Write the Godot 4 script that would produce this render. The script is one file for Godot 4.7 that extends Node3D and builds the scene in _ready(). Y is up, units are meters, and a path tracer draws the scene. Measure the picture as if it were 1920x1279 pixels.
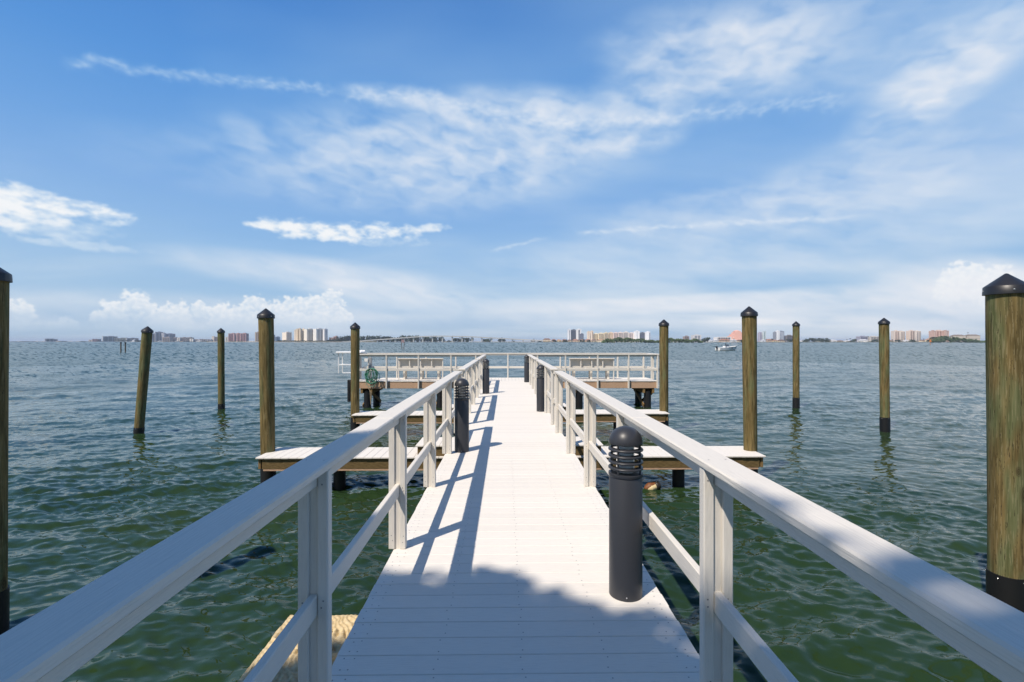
extends Node3D
# A white boat dock running out over green bay water, T head at its end, city shore beyond.
# Metres; y = 0 is the water, the dock deck stands at DECK; the dock runs along -z.

const DECK := 1.1
const FINGER := 0.63
var used := {}
var M := {}
var rng := RandomNumberGenerator.new()

func _ready() -> void:
	rng.seed = 7
	make_camera()
	make_sky()
	make_sun()
	make_materials()
	make_water()
	make_land()
	make_walkway()
	make_pier_head()
	make_fingers()
	make_piles()
	make_bollards()
	make_benches()
	make_head_things()
	make_near_things()
	make_bay_things()
	make_far_shore()
	make_shade_tree()

# ---------------------------------------------------------------- camera and light
func make_camera() -> void:
	var c := Camera3D.new()
	c.name = "camera"
	add_child(c)
	c.position = Vector3(0, 2.7, 0)
	c.rotation_degrees = Vector3(0.03, -0.76, 0)
	c.fov = 70.6
	c.near = 0.05
	c.far = 20000.0
	c.current = true

func make_sun() -> void:
	var s := DirectionalLight3D.new()
	s.name = "sun"
	add_child(s)
	s.look_at_from_position(Vector3.ZERO, Vector3(0.49, -1.0, -0.52), Vector3.UP)
	s.light_color = Color(1.0, 0.955, 0.9)
	s.light_energy = 1.6
	s.light_angular_distance = 0.53
	s.shadow_enabled = true

func make_sky() -> void:
	var im := paint_sky(1024, 512, -180.0, 90.0, 360.0 / 1024.0, 0.0)
	im.resize(4096, 2048, Image.INTERPOLATE_CUBIC)
	var step := 360.0 / 4096.0
	var half := 672
	var rows := 494
	var fine := paint_sky(half * 2, rows, -half * step, 43.2421875, step, -0.1)
	var top := int(round((90.0 - 43.2421875) / step))
	im.blit_rect(fine, Rect2i(0, 0, half, rows), Vector2i(4096 - half, top))
	im.blit_rect(fine, Rect2i(half, 0, half, rows), Vector2i(0, top))
	var p := PanoramaSkyMaterial.new()
	p.panorama = ImageTexture.create_from_image(im)
	var sky := Sky.new()
	sky.sky_material = p
	var e := Environment.new()
	e.background_mode = Environment.BG_SKY
	e.sky = sky
	e.background_energy_multiplier = 0.96
	e.tonemap_mode = Environment.TONE_MAPPER_LINEAR
	e.tonemap_exposure = 1.05
	e.fog_enabled = true
	e.fog_mode = Environment.FOG_MODE_EXPONENTIAL
	e.fog_density = 0.000115
	e.fog_light_color = Color(0.86, 0.92, 1.0)
	e.sdfgi_enabled = true
	e.ssao_enabled = true
	e.ssil_enabled = true
	var w := WorldEnvironment.new()
	w.name = "environment"
	w.environment = e
	add_child(w)

func fbm(s: int, f: float, octaves := 5) -> FastNoiseLite:
	var n := FastNoiseLite.new()
	n.seed = s
	n.noise_type = FastNoiseLite.TYPE_SIMPLEX_SMOOTH
	n.frequency = f
	n.fractal_type = FastNoiseLite.FRACTAL_FBM
	n.fractal_octaves = octaves
	return n

# the air's colour by height above the horizon in degrees (sRGB)
const AIR := [
	[-2.0, 0.68, 0.78, 0.865], [0.0, 0.68, 0.78, 0.865], [2.0, 0.64, 0.755, 0.87], [5.0, 0.62, 0.76, 0.89], [10.0, 0.575, 0.735, 0.9],
	[15.0, 0.5, 0.68, 0.89], [20.0, 0.425, 0.635, 0.875], [26.0, 0.345, 0.58, 0.85], [31.0, 0.31, 0.54, 0.82], [36.0, 0.285, 0.505, 0.785],
	[45.0, 0.25, 0.45, 0.72], [60.0, 0.215, 0.385, 0.62], [90.0, 0.19, 0.34, 0.54]]

func air(el: float) -> Vector3:
	for k in range(1, AIR.size()):
		if el <= AIR[k][0]:
			var a: Array = AIR[k - 1]
			var b: Array = AIR[k]
			var t: float = clampf((el - a[0]) / (b[0] - a[0]), 0, 1)
			return Vector3(lerpf(a[1], b[1], t), lerpf(a[2], b[2], t), lerpf(a[3], b[3], t))
	return Vector3(AIR[-1][1], AIR[-1][2], AIR[-1][3])

# thin and broken clouds: bearing, height, half width, half height (degrees), cover, tilt
const WISPS := [
	[-11.7, 26.3, 5.5, 0.9, 0.5, 0.0], [0.1, 25.7, 8.2, 2.0, 0.5, 0.0], [-3.0, 21.8, 16.3, 4.2, 0.55, 0.0], [9.6, 23.9, 9.0, 2.8, 0.5, 0.0],
	[-11.7, 19.2, 16.3, 4.0, 0.45, 0.0], [15.6, 22.4, 4.1, 1.6, 0.45, 0.0], [23.0, 28.0, 9.5, 3.6, 0.62, 0.1], [18.6, 31.0, 7.1, 2.2, 0.34, 0.0],
	[29.2, 27.3, 7.3, 2.6, 0.42, -0.2], [41.6, 21.5, 5.2, 2.2, 0.75, 0.45], [44.7, 23.2, 5.0, 2.3, 0.7, 0.4], [40.8, 24.6, 5.4, 2.0, 0.42, 0.3],
	[31.6, 28.9, 10.7, 2.4, 0.32, 0.0], [38.1, 15.3, 10.2, 3.2, 0.4, 0.1], [26.7, 14.0, 14.5, 2.4, 0.4, 0.05], [-28.2, 20.7, 2.0, 1.2, 0.25, -0.5],
	[-23.1, 17.4, 15.0, 2.6, 0.18, 0.0]]
const DENSE := [
	[-44.8, 11.2, 4.0, 1.7, 1.0, -0.08], [-40.4, 11.5, 3.4, 0.85, 0.95, -0.1], [-47.7, 10.8, 3.6, 2.0, 0.95, 0.0], [-44.1, 9.8, 5.2, 1.1, 0.45, 0.0],
	[-41.1, 8.4, 4.9, 0.4, 0.4, 0.0], [-21.5, 12.0, 6.4, 1.05, 1.0, -0.03], [-14.7, 12.6, 4.9, 0.95, 0.95, 0.03], [-25.2, 12.1, 3.7, 0.5, 0.75, 0.0],
	[-9.3, 13.0, 2.8, 0.55, 0.8, 0.1], [-16.5, 11.5, 7.2, 0.7, 0.4, 0.0]]
const VEILS := [
	[-19.9, 7.1, 12.4, 1.6, 0.7, -0.08], [-11.7, 5.25, 10.0, 1.3, 0.65, -0.1], [-4.3, 4.1, 16.3, 1.4, 0.35, 0.0], [18.6, 4.2, 13.5, 0.8, 0.8, 0.02],
	[31.6, 4.35, 13.0, 1.0, 0.85, 0.03], [3.3, 2.5, 18.0, 0.9, 0.4, 0.0], [38.1, 3.0, 9.1, 1.5, 0.85, 0.03], [43.3, 5.4, 4.8, 1.6, 0.85, 0.0],
	[45.3, 3.6, 4.7, 2.0, 0.85, 0.0], [34.4, 1.6, 12.2, 0.85, 0.4, 0.0], [21.4, 9.4, 22.3, 3.4, 0.36, 0.05], [36.1, 10.2, 14.2, 3.0, 0.34, 0.05],
	[-35.4, 2.5, 12.3, 1.8, 0.35, 0.0], [-23.1, 2.3, 11.4, 2.0, 0.4, 0.0]]
# vapour trails: half width, cover, then points (bearing, height)
const TRAILS := [
	[0.5, 0.36, Vector2(-42.2, 23.0), Vector2(-39.7, 23.9), Vector2(-37.4, 24.0), Vector2(-31.0, 24.9), Vector2(-23.1, 25.9), Vector2(-18.7, 26.0)],
	[0.4, 0.25, Vector2(-41.8, 23.1), Vector2(-39.7, 22.9)],
	[0.8, 0.36, Vector2(-18.8, 25.9), Vector2(-14.1, 26.3), Vector2(-9.3, 26.6), Vector2(-7.4, 26.0), Vector2(-3.0, 25.7), Vector2(3.3, 24.8), Vector2(9.6, 24.3)],
	[0.7, 0.34, Vector2(3.3, 23.9), Vector2(9.6, 24.3), Vector2(18.0, 23.9), Vector2(21.4, 23.8), Vector2(30.7, 23.2), Vector2(36.1, 22.3)],
	[0.24, 0.4, Vector2(-1.8, 10.65), Vector2(2.0, 11.45), Vector2(5.2, 12.15)],
	[0.3, 0.42, Vector2(8.3, 12.5), Vector2(15.6, 12.7), Vector2(22.5, 12.75), Vector2(29.2, 12.4), Vector2(36.9, 11.7)]]
# heaped clouds low over the left shore and at the far right: bearing, height, radius
const HEAPS := [
	Vector3(-37.22, 3.6, 1.22), Vector3(-37.88, 3.22, 0.73), Vector3(-36.54, 3.13, 0.85), Vector3(-38.76, 2.45, 1.34), Vector3(-39.69, 2.03, 0.85), Vector3(-32.31, 3.35, 0.61),
	Vector3(-31.73, 2.99, 0.49), Vector3(-34.14, 2.5, 1.34), Vector3(-35.4, 2.15, 1.22), Vector3(-30.12, 2.45, 1.46), Vector3(-28.7, 2.87, 0.97), Vector3(-27.33, 3.8, 1.04),
	Vector3(-26.49, 3.27, 1.10), Vector3(-28.21, 3.33, 0.73), Vector3(-25.22, 3.13, 1.10), Vector3(-24.18, 3.91, 0.91), Vector3(-24.7, 2.86, 1.58), Vector3(-22.87, 3.77, 1.04),
	Vector3(-21.79, 4.09, 0.97), Vector3(-20.98, 3.83, 1.22), Vector3(-19.76, 4.74, 1.04), Vector3(-19.09, 5.24, 0.55), Vector3(-19.43, 3.92, 1.10), Vector3(-18.75, 3.23, 0.85),
	Vector3(-20.98, 2.83, 1.58), Vector3(-23.13, 2.32, 1.58), Vector3(-27.23, 2.13, 1.46), Vector3(-44.77, 2.31, 0.97), Vector3(-45.39, 2.55, 0.85), Vector3(-42.17, 0.93, 1.10),
	Vector3(-18.75, 2.39, 1.22), Vector3(43.69, 5.56, 1.22), Vector3(44.69, 5.69, 0.97), Vector3(45.66, 5.02, 1.46), Vector3(43.0, 4.92, 1.10)]

func paint_sky(cols: int, rows: int, az0: float, el0: float, step: float, lowest: float) -> Image:
	var px := PackedFloat32Array()
	px.resize(cols * rows * 3)
	var n1 := fbm(11, 0.9, 5)
	var n2 := fbm(23, 0.35, 4)
	var nw := fbm(37, 0.22, 5)
	var nf := fbm(51, 1.1, 5)
	var nh := fbm(61, 0.9, 5)
	var ns := fbm(53, 1.1, 3)
	for j in rows:
		var el := el0 - (j + 0.5) * step
		var c := air(maxf(el, lowest))
		var e := deg_to_rad(maxf(el, 0.0))
		var k := 1.0 / (sin(e) + 0.13)
		var ce := cos(e)
		var veil := 0.36 * exp(-maxf(el, 0.0) / 11.0)
		for i in cols:
			var az := az0 + (i + 0.5) * step
			var a := deg_to_rad(az)
			var u := ce * sin(a) * k
			var v := ce * cos(a) * k
			# high thin cloud and low streaks, over the whole sky
			var g := n1.get_noise_2d(u * 0.55 + 3.0, v * 1.0)
			var h := n2.get_noise_2d(u * 0.7, v * 1.6 + 9.0)
			var cover := clampf(0.06 + 0.30 * g + 0.34 * h + 0.002 * clampf(az, -50.0, 50.0) * smoothstep(95.0, 60.0, absf(az)), 0.0, 0.5) * 0.55
			cover += veil * clampf(0.55 + 0.8 * h + 0.5 * g, 0.0, 1.2) * (1.0 + 1.7 * smoothstep(-10.0, 32.0, az) * smoothstep(120.0, 70.0, az))
			var o := (j * cols + i) * 3
			px[o] = lerpf(c.x, 0.905, cover)
			px[o + 1] = lerpf(c.y, 0.925, cover)
			px[o + 2] = lerpf(c.z, 0.95, cover)
	for set_ in [[WISPS, 0.85, 0.9], [VEILS, 0.75, 0.25], [DENSE, 0.55, 0.45]]:
		for w in set_[0]:
			var reach: float = maxf(w[2], w[3]) * 1.7
			var dense: bool = set_[1] < 0.6
			var tall: float = reach if absf(w[5]) > 0.25 else w[3] * 2.2 + w[2] * absf(w[5]) * 1.4
			for j in range(maxi(0, int((el0 - w[1] - tall) / step)), mini(rows, int((el0 - w[1] + tall) / step))):
				var el := el0 - (j + 0.5) * step
				if el < lowest:
					continue
				for i in range(maxi(0, int((w[0] - reach - az0) / step)), mini(cols, int((w[0] + reach - az0) / step))):
					var az := az0 + (i + 0.5) * step
					var x: float = az - w[0]
					var y: float = el - w[1]
					var s := sin(w[5])
					var q := cos(w[5])
					var dx: float = (x * q + y * s) / w[2]
					var dy: float = (-x * s + y * q) / w[3]
					var d := dx * dx + dy * dy
					if d > 2.6:
						continue
					var wx := nw.get_noise_2d(az * 0.9, el * 1.6) * 1.3
					var wy := nw.get_noise_2d(az * 0.9 + 60.0, el * 1.6) * 0.7
					var n := ns.get_noise_2d((az + wx) * set_[2] * 0.15 + 7.0, (el + wy) * set_[2] * 0.32)
					var alpha: float
					if dense:
						var n3 := nh.get_noise_2d(az * 0.42 + wx * 0.1, el * 0.95 + wy * 0.1)
						var fine := nf.get_noise_2d(az * 1.1, el * 2.4)
						alpha = w[4] * smoothstep(0.0, 1.15, 1.0 - d * 0.75 + n3 * 0.75 + n * 0.35 + fine * 0.22)
					else:
						# combed filaments over a soft sheet
						var fil := ns.get_noise_2d((az * 0.9 - el * 0.3) * 0.14 + wx * 0.2, (el * 0.9 + az * 0.22) * 0.55 + wy * 0.3)
						alpha = w[4] * smoothstep(0.0, 1.0, 1.0 - d * 0.42) * clampf(0.66 + n * 0.6 + fil * 0.34, 0.12, 1.15)
					var o := (j * cols + i) * 3
					px[o] = lerpf(px[o], 0.955 if dense else 0.92, alpha)
					px[o + 1] = lerpf(px[o + 1], 0.965 if dense else 0.93, alpha)
					px[o + 2] = lerpf(px[o + 2], 0.975 if dense else 0.955, alpha)
	for t in TRAILS:
		var lo := Vector2(999, 999)
		var hi := -lo
		for k in range(2, t.size()):
			lo = lo.min(t[k])
			hi = hi.max(t[k])
		for j in range(maxi(0, int((el0 - hi.y - 1.6) / step)), mini(rows, int((el0 - lo.y + 1.6) / step))):
			var el := el0 - (j + 0.5) * step
			for i in range(maxi(0, int((lo.x - 1.5 - az0) / step)), mini(cols, int((hi.x + 1.5 - az0) / step))):
				var az := az0 + (i + 0.5) * step
				var p: Vector2 = Vector2(az, el) + Vector2(nw.get_noise_2d(az * 3.0, el * 3.0), nw.get_noise_2d(az * 2.4 + 40.0, el * 2.4)) * 0.9 * t[0]
				var d := 9.0
				for k in range(2, t.size() - 1):
					d = minf(d, p.distance_to(Geometry2D.get_closest_point_to_segment(p, t[k], t[k + 1])))
				if d > t[0] * 1.6:
					continue
				var ends := smoothstep(-0.5, 1.5, az - lo.x) * smoothstep(-0.5, 2.5, hi.x - az)
				var alpha: float = t[1] * ends * pow(1.0 - smoothstep(0.0, 1.6, d / t[0]), 1.6) * clampf(0.75 + 0.8 * nf.get_noise_2d(az * 0.7, el * 2.0), 0.15, 1.1)
				var o := (j * cols + i) * 3
				px[o] = lerpf(px[o], 0.94, alpha)
				px[o + 1] = lerpf(px[o + 1], 0.95, alpha)
				px[o + 2] = lerpf(px[o + 2], 0.97, alpha)
	var lo2 := Vector2(-48, 0.0)
	for part in [[Vector2(-48.0, 0.0), Vector2(-16.0, 6.6)], [Vector2(41.0, 2.5), Vector2(48.5, 8.0)]]:
		lo2 = part[0]
		var hi2: Vector2 = part[1]
		for j in range(maxi(0, int((el0 - hi2.y) / step)), mini(rows, int((el0 - lo2.y) / step))):
			var el := el0 - (j + 0.5) * step
			for i in range(maxi(0, int((lo2.x - az0) / step)), mini(cols, int((hi2.x - az0) / step))):
				var az := az0 + (i + 0.5) * step
				var p := Vector2(az, el) + Vector2(ns.get_noise_2d(az * 0.9, el * 1.1), ns.get_noise_2d(az * 0.9 + 70.0, el * 1.1)) * 0.6
				var best := -1.0
				var light := 0.0
				for b in HEAPS:
					var q: float = 1.0 - Vector2(p.x - b.x, (p.y - b.y) * (1.0 if p.y > b.y else 0.6)).length() / b.z
					if q > best:
						best = q
						light = clampf(0.5 + (p.y - b.y) / b.z * 0.55, 0.0, 1.0)
				if best < -0.3:
					continue
				var billow := ns.get_noise_2d(az * 1.5, el * 1.7)
				var alpha := smoothstep(-0.1, 0.2, best + billow * 0.2) * smoothstep(0.4, 2.6, el) * 0.92
				var bright: float = clampf(light * 0.65 + 0.25 + billow * 0.5, 0.0, 1.0) * smoothstep(0.6, 3.6, el)
				alpha *= 0.2 + 0.8 * bright
				var o := (j * cols + i) * 3
				px[o] = lerpf(px[o], 0.955, alpha)
				px[o + 1] = lerpf(px[o + 1], 0.962, alpha)
				px[o + 2] = lerpf(px[o + 2], 0.972, alpha)
	var bytes := PackedByteArray()
	bytes.resize(cols * rows * 3)
	for k in px.size():
		bytes[k] = int(clampf(px[k], 0.0, 1.0) * 255.0 + 0.5)
	return Image.create_from_data(cols, rows, false, Image.FORMAT_RGB8, bytes)

# ---------------------------------------------------------------- naming
func numbered(called: String) -> String:
	var n: int = used.get(called, 0)
	used[called] = n + 1
	return called if n == 0 else "%s_%03d" % [called, n]

func thing(called: String, label: String, category: String, at := Vector3.ZERO, group := "") -> Node3D:
	var o := Node3D.new()
	o.name = numbered(called)
	add_child(o)
	o.position = at
	tag(o, label, category, group)
	return o

func tag(o: Node, label: String, category: String, group := "") -> void:
	o.set_meta("label", label)
	o.set_meta("category", category)
	if group != "":
		o.set_meta("group", group)

func structure(o: Node) -> Node:
	o.set_meta("kind", "structure")
	return o

func part(parent: Node, called: String, mesh: Mesh, material: Material, at := Transform3D()) -> MeshInstance3D:
	var o := MeshInstance3D.new()
	o.name = numbered(called) if parent == self else called
	o.mesh = mesh
	o.material_override = material
	o.transform = at
	parent.add_child(o, true)
	return o

func group_part(parent: Node, called: String) -> Node3D:
	var o := Node3D.new()
	o.name = called
	parent.add_child(o, true)
	return o

# ---------------------------------------------------------------- shapes
class Shape:
	var st := SurfaceTool.new()
	var xf := Transform3D()
	func _init() -> void:
		st.begin(Mesh.PRIMITIVE_TRIANGLES)
		st.set_smooth_group(-1)
	func tri(a: Vector3, b: Vector3, c: Vector3, out: Vector3) -> void:
		if (c - a).cross(b - a).dot(out) < 0.0:
			var t := b
			b = c
			c = t
		st.add_vertex(xf * a)
		st.add_vertex(xf * b)
		st.add_vertex(xf * c)
	func quad(a: Vector3, b: Vector3, c: Vector3, d: Vector3, out: Vector3) -> void:
		tri(a, b, c, out)
		tri(a, c, d, out)
	func smooth(g: int) -> void:
		st.set_smooth_group(g)
	func box(at: Vector3, size: Vector3, bevel := 0.0) -> void:
		var h := size / 2
		if bevel <= 0.0:
			for ax in 3:
				for s in [-1.0, 1.0]:
					var n := Vector3.ZERO
					n[ax] = s
					var u := Vector3.ZERO
					u[(ax + 1) % 3] = h[(ax + 1) % 3]
					var v := Vector3.ZERO
					v[(ax + 2) % 3] = h[(ax + 2) % 3]
					var m := at + n * h[ax]
					quad(m - u - v, m + u - v, m + u + v, m - u + v, n)
			return
		var p := func(sx: float, sy: float, sz: float, ax: int) -> Vector3:
			var s := Vector3(sx, sy, sz)
			var r := Vector3.ZERO
			for k in 3:
				r[k] = s[k] * (h[k] if k == ax else h[k] - bevel)
			return at + r
		for ax in 3:
			for s in [-1.0, 1.0]:
				var c: Array = []
				for q in [[-1, -1], [1, -1], [1, 1], [-1, 1]]:
					var v := Vector3.ZERO
					v[ax] = s
					v[(ax + 1) % 3] = q[0]
					v[(ax + 2) % 3] = q[1]
					c.append(p.call(v.x, v.y, v.z, ax))
				var n := Vector3.ZERO
				n[ax] = s
				quad(c[0], c[1], c[2], c[3], n)
		for ax in 3:
			var b := (ax + 1) % 3
			var d := (ax + 2) % 3
			for s in [-1.0, 1.0]:
				for t in [-1.0, 1.0]:
					var v0 := Vector3.ZERO
					v0[b] = s
					v0[d] = t
					var v1 := v0
					v0[ax] = -1
					v1[ax] = 1
					var n := Vector3.ZERO
					n[b] = s
					n[d] = t
					quad(p.call(v0.x, v0.y, v0.z, b), p.call(v1.x, v1.y, v1.z, b), p.call(v1.x, v1.y, v1.z, d), p.call(v0.x, v0.y, v0.z, d), n)
		for sx in [-1.0, 1.0]:
			for sy in [-1.0, 1.0]:
				for sz in [-1.0, 1.0]:
					tri(p.call(sx, sy, sz, 0), p.call(sx, sy, sz, 1), p.call(sx, sy, sz, 2), Vector3(sx, sy, sz))
	# profile: Vector2(radius, height) from bottom to top; equal neighbours start a new smooth run
	func lathe(profile: Array, sides := 20, first_group := 1, squash := Vector3.ONE, at := Vector3.ZERO) -> void:
		var g := first_group
		for k in profile.size() - 1:
			var a: Vector2 = profile[k]
			var b: Vector2 = profile[k + 1]
			if a.is_equal_approx(b):
				g += 1
				continue
			smooth(g)
			for i in sides:
				var t0 := TAU * i / sides
				var t1 := TAU * (i + 1) / sides
				var p := [Vector3(a.x * cos(t0), a.y, a.x * sin(t0)), Vector3(a.x * cos(t1), a.y, a.x * sin(t1)), Vector3(b.x * cos(t1), b.y, b.x * sin(t1)), Vector3(b.x * cos(t0), b.y, b.x * sin(t0))]
				var up := b - a
				var tm := (t0 + t1) / 2
				var out := Vector3(up.y * cos(tm), -up.x, up.y * sin(tm))
				for q in 4:
					p[q] = p[q] * squash + at
				if a.x > 1e-5:
					tri(p[0], p[1], p[2] if b.x > 1e-5 else p[3], out)
				if b.x > 1e-5:
					tri(p[0], p[2], p[3], out)
		smooth(-1)
	# a round bar along points; radii one for each point
	func tube(points: Array, radii: Array, sides := 8, group := 1, capped := true) -> void:
		var rings := []
		for k in points.size():
			var dir: Vector3 = (points[mini(k + 1, points.size() - 1)] - points[maxi(k - 1, 0)]).normalized()
			var side := dir.cross(Vector3.UP if absf(dir.y) < 0.9 else Vector3.RIGHT).normalized()
			var up := side.cross(dir)
			var ring := []
			for i in sides:
				var t := TAU * i / sides
				ring.append(points[k] + (side * cos(t) + up * sin(t)) * radii[k])
			rings.append(ring)
		smooth(group)
		for k in points.size() - 1:
			for i in sides:
				var i1 := (i + 1) % sides
				var out: Vector3 = rings[k][i] + rings[k][i1] - points[k] * 2.0
				quad(rings[k][i], rings[k][i1], rings[k + 1][i1], rings[k + 1][i], out)
		smooth(-1)
		if capped:
			for e in [0, points.size() - 1]:
				var out: Vector3 = points[e] - points[1 if e == 0 else e - 1]
				for i in range(1, sides - 1):
					tri(rings[e][0], rings[e][i], rings[e][i + 1], out)
	func bar(a: Vector3, b: Vector3, w: float, h: float, bevel := 0.0) -> void:
		var keep := xf
		var dir := (b - a).normalized()
		var side := dir.cross(Vector3.UP if absf(dir.y) < 0.98 else Vector3.RIGHT).normalized()
		xf = xf * Transform3D(Basis(side, side.cross(dir), -dir), (a + b) / 2)
		box(Vector3.ZERO, Vector3(w, h, (b - a).length()), bevel)
		xf = keep
	# outline in x, y pushed along z from z0 to z1
	func prism(outline: Array, z0: float, z1: float) -> void:
		var flat := PackedVector2Array(outline)
		var tris := Geometry2D.triangulate_polygon(flat)
		for k in range(0, tris.size(), 3):
			for z in [[z0, -1.0], [z1, 1.0]]:
				var q := []
				for m in 3:
					q.append(Vector3(flat[tris[k + m]].x, flat[tris[k + m]].y, z[0]))
				tri(q[0], q[1], q[2], Vector3(0, 0, z[1] * signf(z1 - z0)))
		var turn := -1.0 if Geometry2D.is_polygon_clockwise(flat) else 1.0
		for k in flat.size():
			var a := flat[k]
			var b := flat[(k + 1) % flat.size()]
			var n := Vector3(b.y - a.y, a.x - b.x, 0) * turn
			quad(Vector3(a.x, a.y, z0), Vector3(b.x, b.y, z0), Vector3(b.x, b.y, z1), Vector3(a.x, a.y, z1), n)
	func done() -> ArrayMesh:
		st.generate_normals()
		return st.commit()

func box_mesh(size: Vector3, bevel := 0.0, at := Vector3.ZERO) -> ArrayMesh:
	var s := Shape.new()
	s.box(at, size, bevel)
	return s.done()

# ---------------------------------------------------------------- materials
func noise_texture(s: int, freq: float, ramp: Array, size := 512, octaves := 5, kind := FastNoiseLite.TYPE_SIMPLEX_SMOOTH) -> NoiseTexture2D:
	var n := FastNoiseLite.new()
	n.seed = s
	n.frequency = freq
	n.noise_type = kind
	n.fractal_octaves = octaves
	var t := NoiseTexture2D.new()
	t.width = size
	t.height = size
	t.seamless = true
	t.noise = n
	if ramp.size():
		var g := Gradient.new()
		var offs := PackedFloat32Array()
		var cols := PackedColorArray()
		for r in ramp:
			offs.append(r[0])
			cols.append(Color(r[1].r, r[1].g, r[1].b).linear_to_srgb())
		g.offsets = offs
		g.colors = cols
		t.color_ramp = g
	return t

func plain(c: Color, rough := 0.6, spec := 0.5) -> StandardMaterial3D:
	var m := StandardMaterial3D.new()
	m.albedo_color = c.linear_to_srgb()
	m.roughness = rough
	m.metallic_specular = spec
	return m

func grained(ramp: Array, scale: Vector3, rough := 0.7, s := 1, freq := 0.02, relief := 0.0) -> StandardMaterial3D:
	var m := StandardMaterial3D.new()
	var t := noise_texture(s, freq, ramp)
	m.albedo_texture = t
	m.roughness = rough
	m.metallic_specular = 0.4
	m.uv1_triplanar = true
	m.uv1_world_triplanar = true
	m.uv1_scale = scale
	if relief > 0.0:
		m.heightmap_enabled = true
		m.heightmap_texture = noise_texture(s + 100, freq, [])
		m.heightmap_scale = relief
	return m

func make_materials() -> void:
	var w := Color(0.71, 0.67, 0.605)
	# white composite boards, wood grain pressed along the board
	M.decks = []
	for k in [0.975, 1.0, 1.015]:
		M.decks.append(grained([[0.0, w * 0.9 * k], [0.45, w * k], [0.6, w * 1.02 * k], [1.0, w * 0.95 * k]], Vector3(0.45, 9, 9), 0.62, 3 + int(k * 40), 0.03, 0.08))
	M.deck_x = grained([[0.0, w * 0.90], [0.45, w], [0.6, w * 1.02], [1.0, w * 0.95]], Vector3(0.45, 9, 9), 0.62, 3, 0.03, 0.08)
	M.deck_z = grained([[0.0, w * 0.90], [0.45, w], [0.6, w * 1.02], [1.0, w * 0.95]], Vector3(9, 9, 0.45), 0.62, 3, 0.03, 0.08)
	var r := Color(0.67, 0.63, 0.56)
	M.rail_x = grained([[0.0, r * 0.86], [0.3, r * 0.97], [0.6, r], [1.0, r * 0.95]], Vector3(0.4, 6, 6), 0.5, 5, 0.03, 0.12)
	M.rail_z = grained([[0.0, r * 0.86], [0.3, r * 0.97], [0.6, r], [1.0, r * 0.95]], Vector3(6, 6, 0.4), 0.5, 5, 0.03, 0.12)
	M.post = grained([[0.0, r * 0.9], [0.4, r * 0.98], [0.7, r], [1.0, r * 0.96]], Vector3(5, 0.5, 5), 0.5, 6, 0.03, 0.08)
	M.pile_tex = [pile_texture(5, 0.25), pile_texture(9, 0.62)]
	for k in 2:
		var pm := StandardMaterial3D.new()
		pm.albedo_texture = M.pile_tex[k]
		pm.roughness = 0.85
		pm.metallic_specular = 0.3
		pm.heightmap_enabled = true
		pm.heightmap_texture = M.pile_tex[k]
		pm.heightmap_scale = 0.5
		M["pile_green" if k else "pile"] = pm
	M.cap = plain(Color(0.016, 0.016, 0.018), 0.42)
	M.wrap = plain(Color(0.008, 0.008, 0.009), 0.5)
	M.bollard = plain(Color(0.034, 0.036, 0.042), 0.4, 0.45)
	M.lens = plain(Color(0.82, 0.81, 0.78), 0.35)
	M.bolt = plain(Color(0.6, 0.6, 0.6), 0.35)
	M.bolt.metallic = 0.8
	M.screw = plain(Color(0.2, 0.2, 0.2), 0.5)
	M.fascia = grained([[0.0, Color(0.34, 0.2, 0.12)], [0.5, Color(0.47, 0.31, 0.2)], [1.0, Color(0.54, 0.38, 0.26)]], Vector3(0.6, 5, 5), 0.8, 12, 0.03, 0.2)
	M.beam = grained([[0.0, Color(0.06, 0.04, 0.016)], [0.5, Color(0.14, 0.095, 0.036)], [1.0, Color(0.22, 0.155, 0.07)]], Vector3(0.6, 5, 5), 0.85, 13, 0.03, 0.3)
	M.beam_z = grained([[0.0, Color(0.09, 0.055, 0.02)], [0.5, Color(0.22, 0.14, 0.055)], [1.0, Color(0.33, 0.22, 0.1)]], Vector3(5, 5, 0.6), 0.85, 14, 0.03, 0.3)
	M.hose = plain(Color(0.035, 0.2, 0.12), 0.45)
	M.hose_old = plain(Color(0.13, 0.24, 0.17), 0.5)
	M.rope = plain(Color(0.36, 0.28, 0.18), 0.9)
	M.white = plain(Color(0.78, 0.78, 0.77), 0.4)
	M.grey = plain(Color(0.3, 0.32, 0.34), 0.5)
	M.dark = plain(Color(0.03, 0.035, 0.045), 0.4)
	M.leaf = plain(Color(0.05, 0.085, 0.028), 0.6)
	M.leaf.backlight_enabled = true
	M.leaf.backlight = Color(0.1, 0.16, 0.05).linear_to_srgb()
	M.bark = grained([[0.0, Color(0.06, 0.05, 0.04)], [1.0, Color(0.2, 0.17, 0.14)]], Vector3(3, 0.6, 3), 0.9, 15)
	M.concrete = grained([[0.0, Color(0.3, 0.29, 0.27)], [1.0, Color(0.45, 0.44, 0.41)]], Vector3(0.6, 0.6, 0.6), 0.9, 16)
	M.lawn = grained([[0.0, Color(0.04, 0.07, 0.02)], [1.0, Color(0.09, 0.13, 0.04)]], Vector3(0.3, 0.3, 0.3), 0.95, 17)
	M.sand = grained([[0.0, Color(0.42, 0.37, 0.29)], [1.0, Color(0.58, 0.53, 0.44)]], Vector3(0.02, 0.02, 0.02), 0.95, 18)
	M.rock = grained([[0.0, Color(0.42, 0.31, 0.15)], [0.5, Color(0.56, 0.44, 0.25)], [1.0, Color(0.66, 0.55, 0.36)]], Vector3(2, 2, 2), 0.9, 19)

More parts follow.
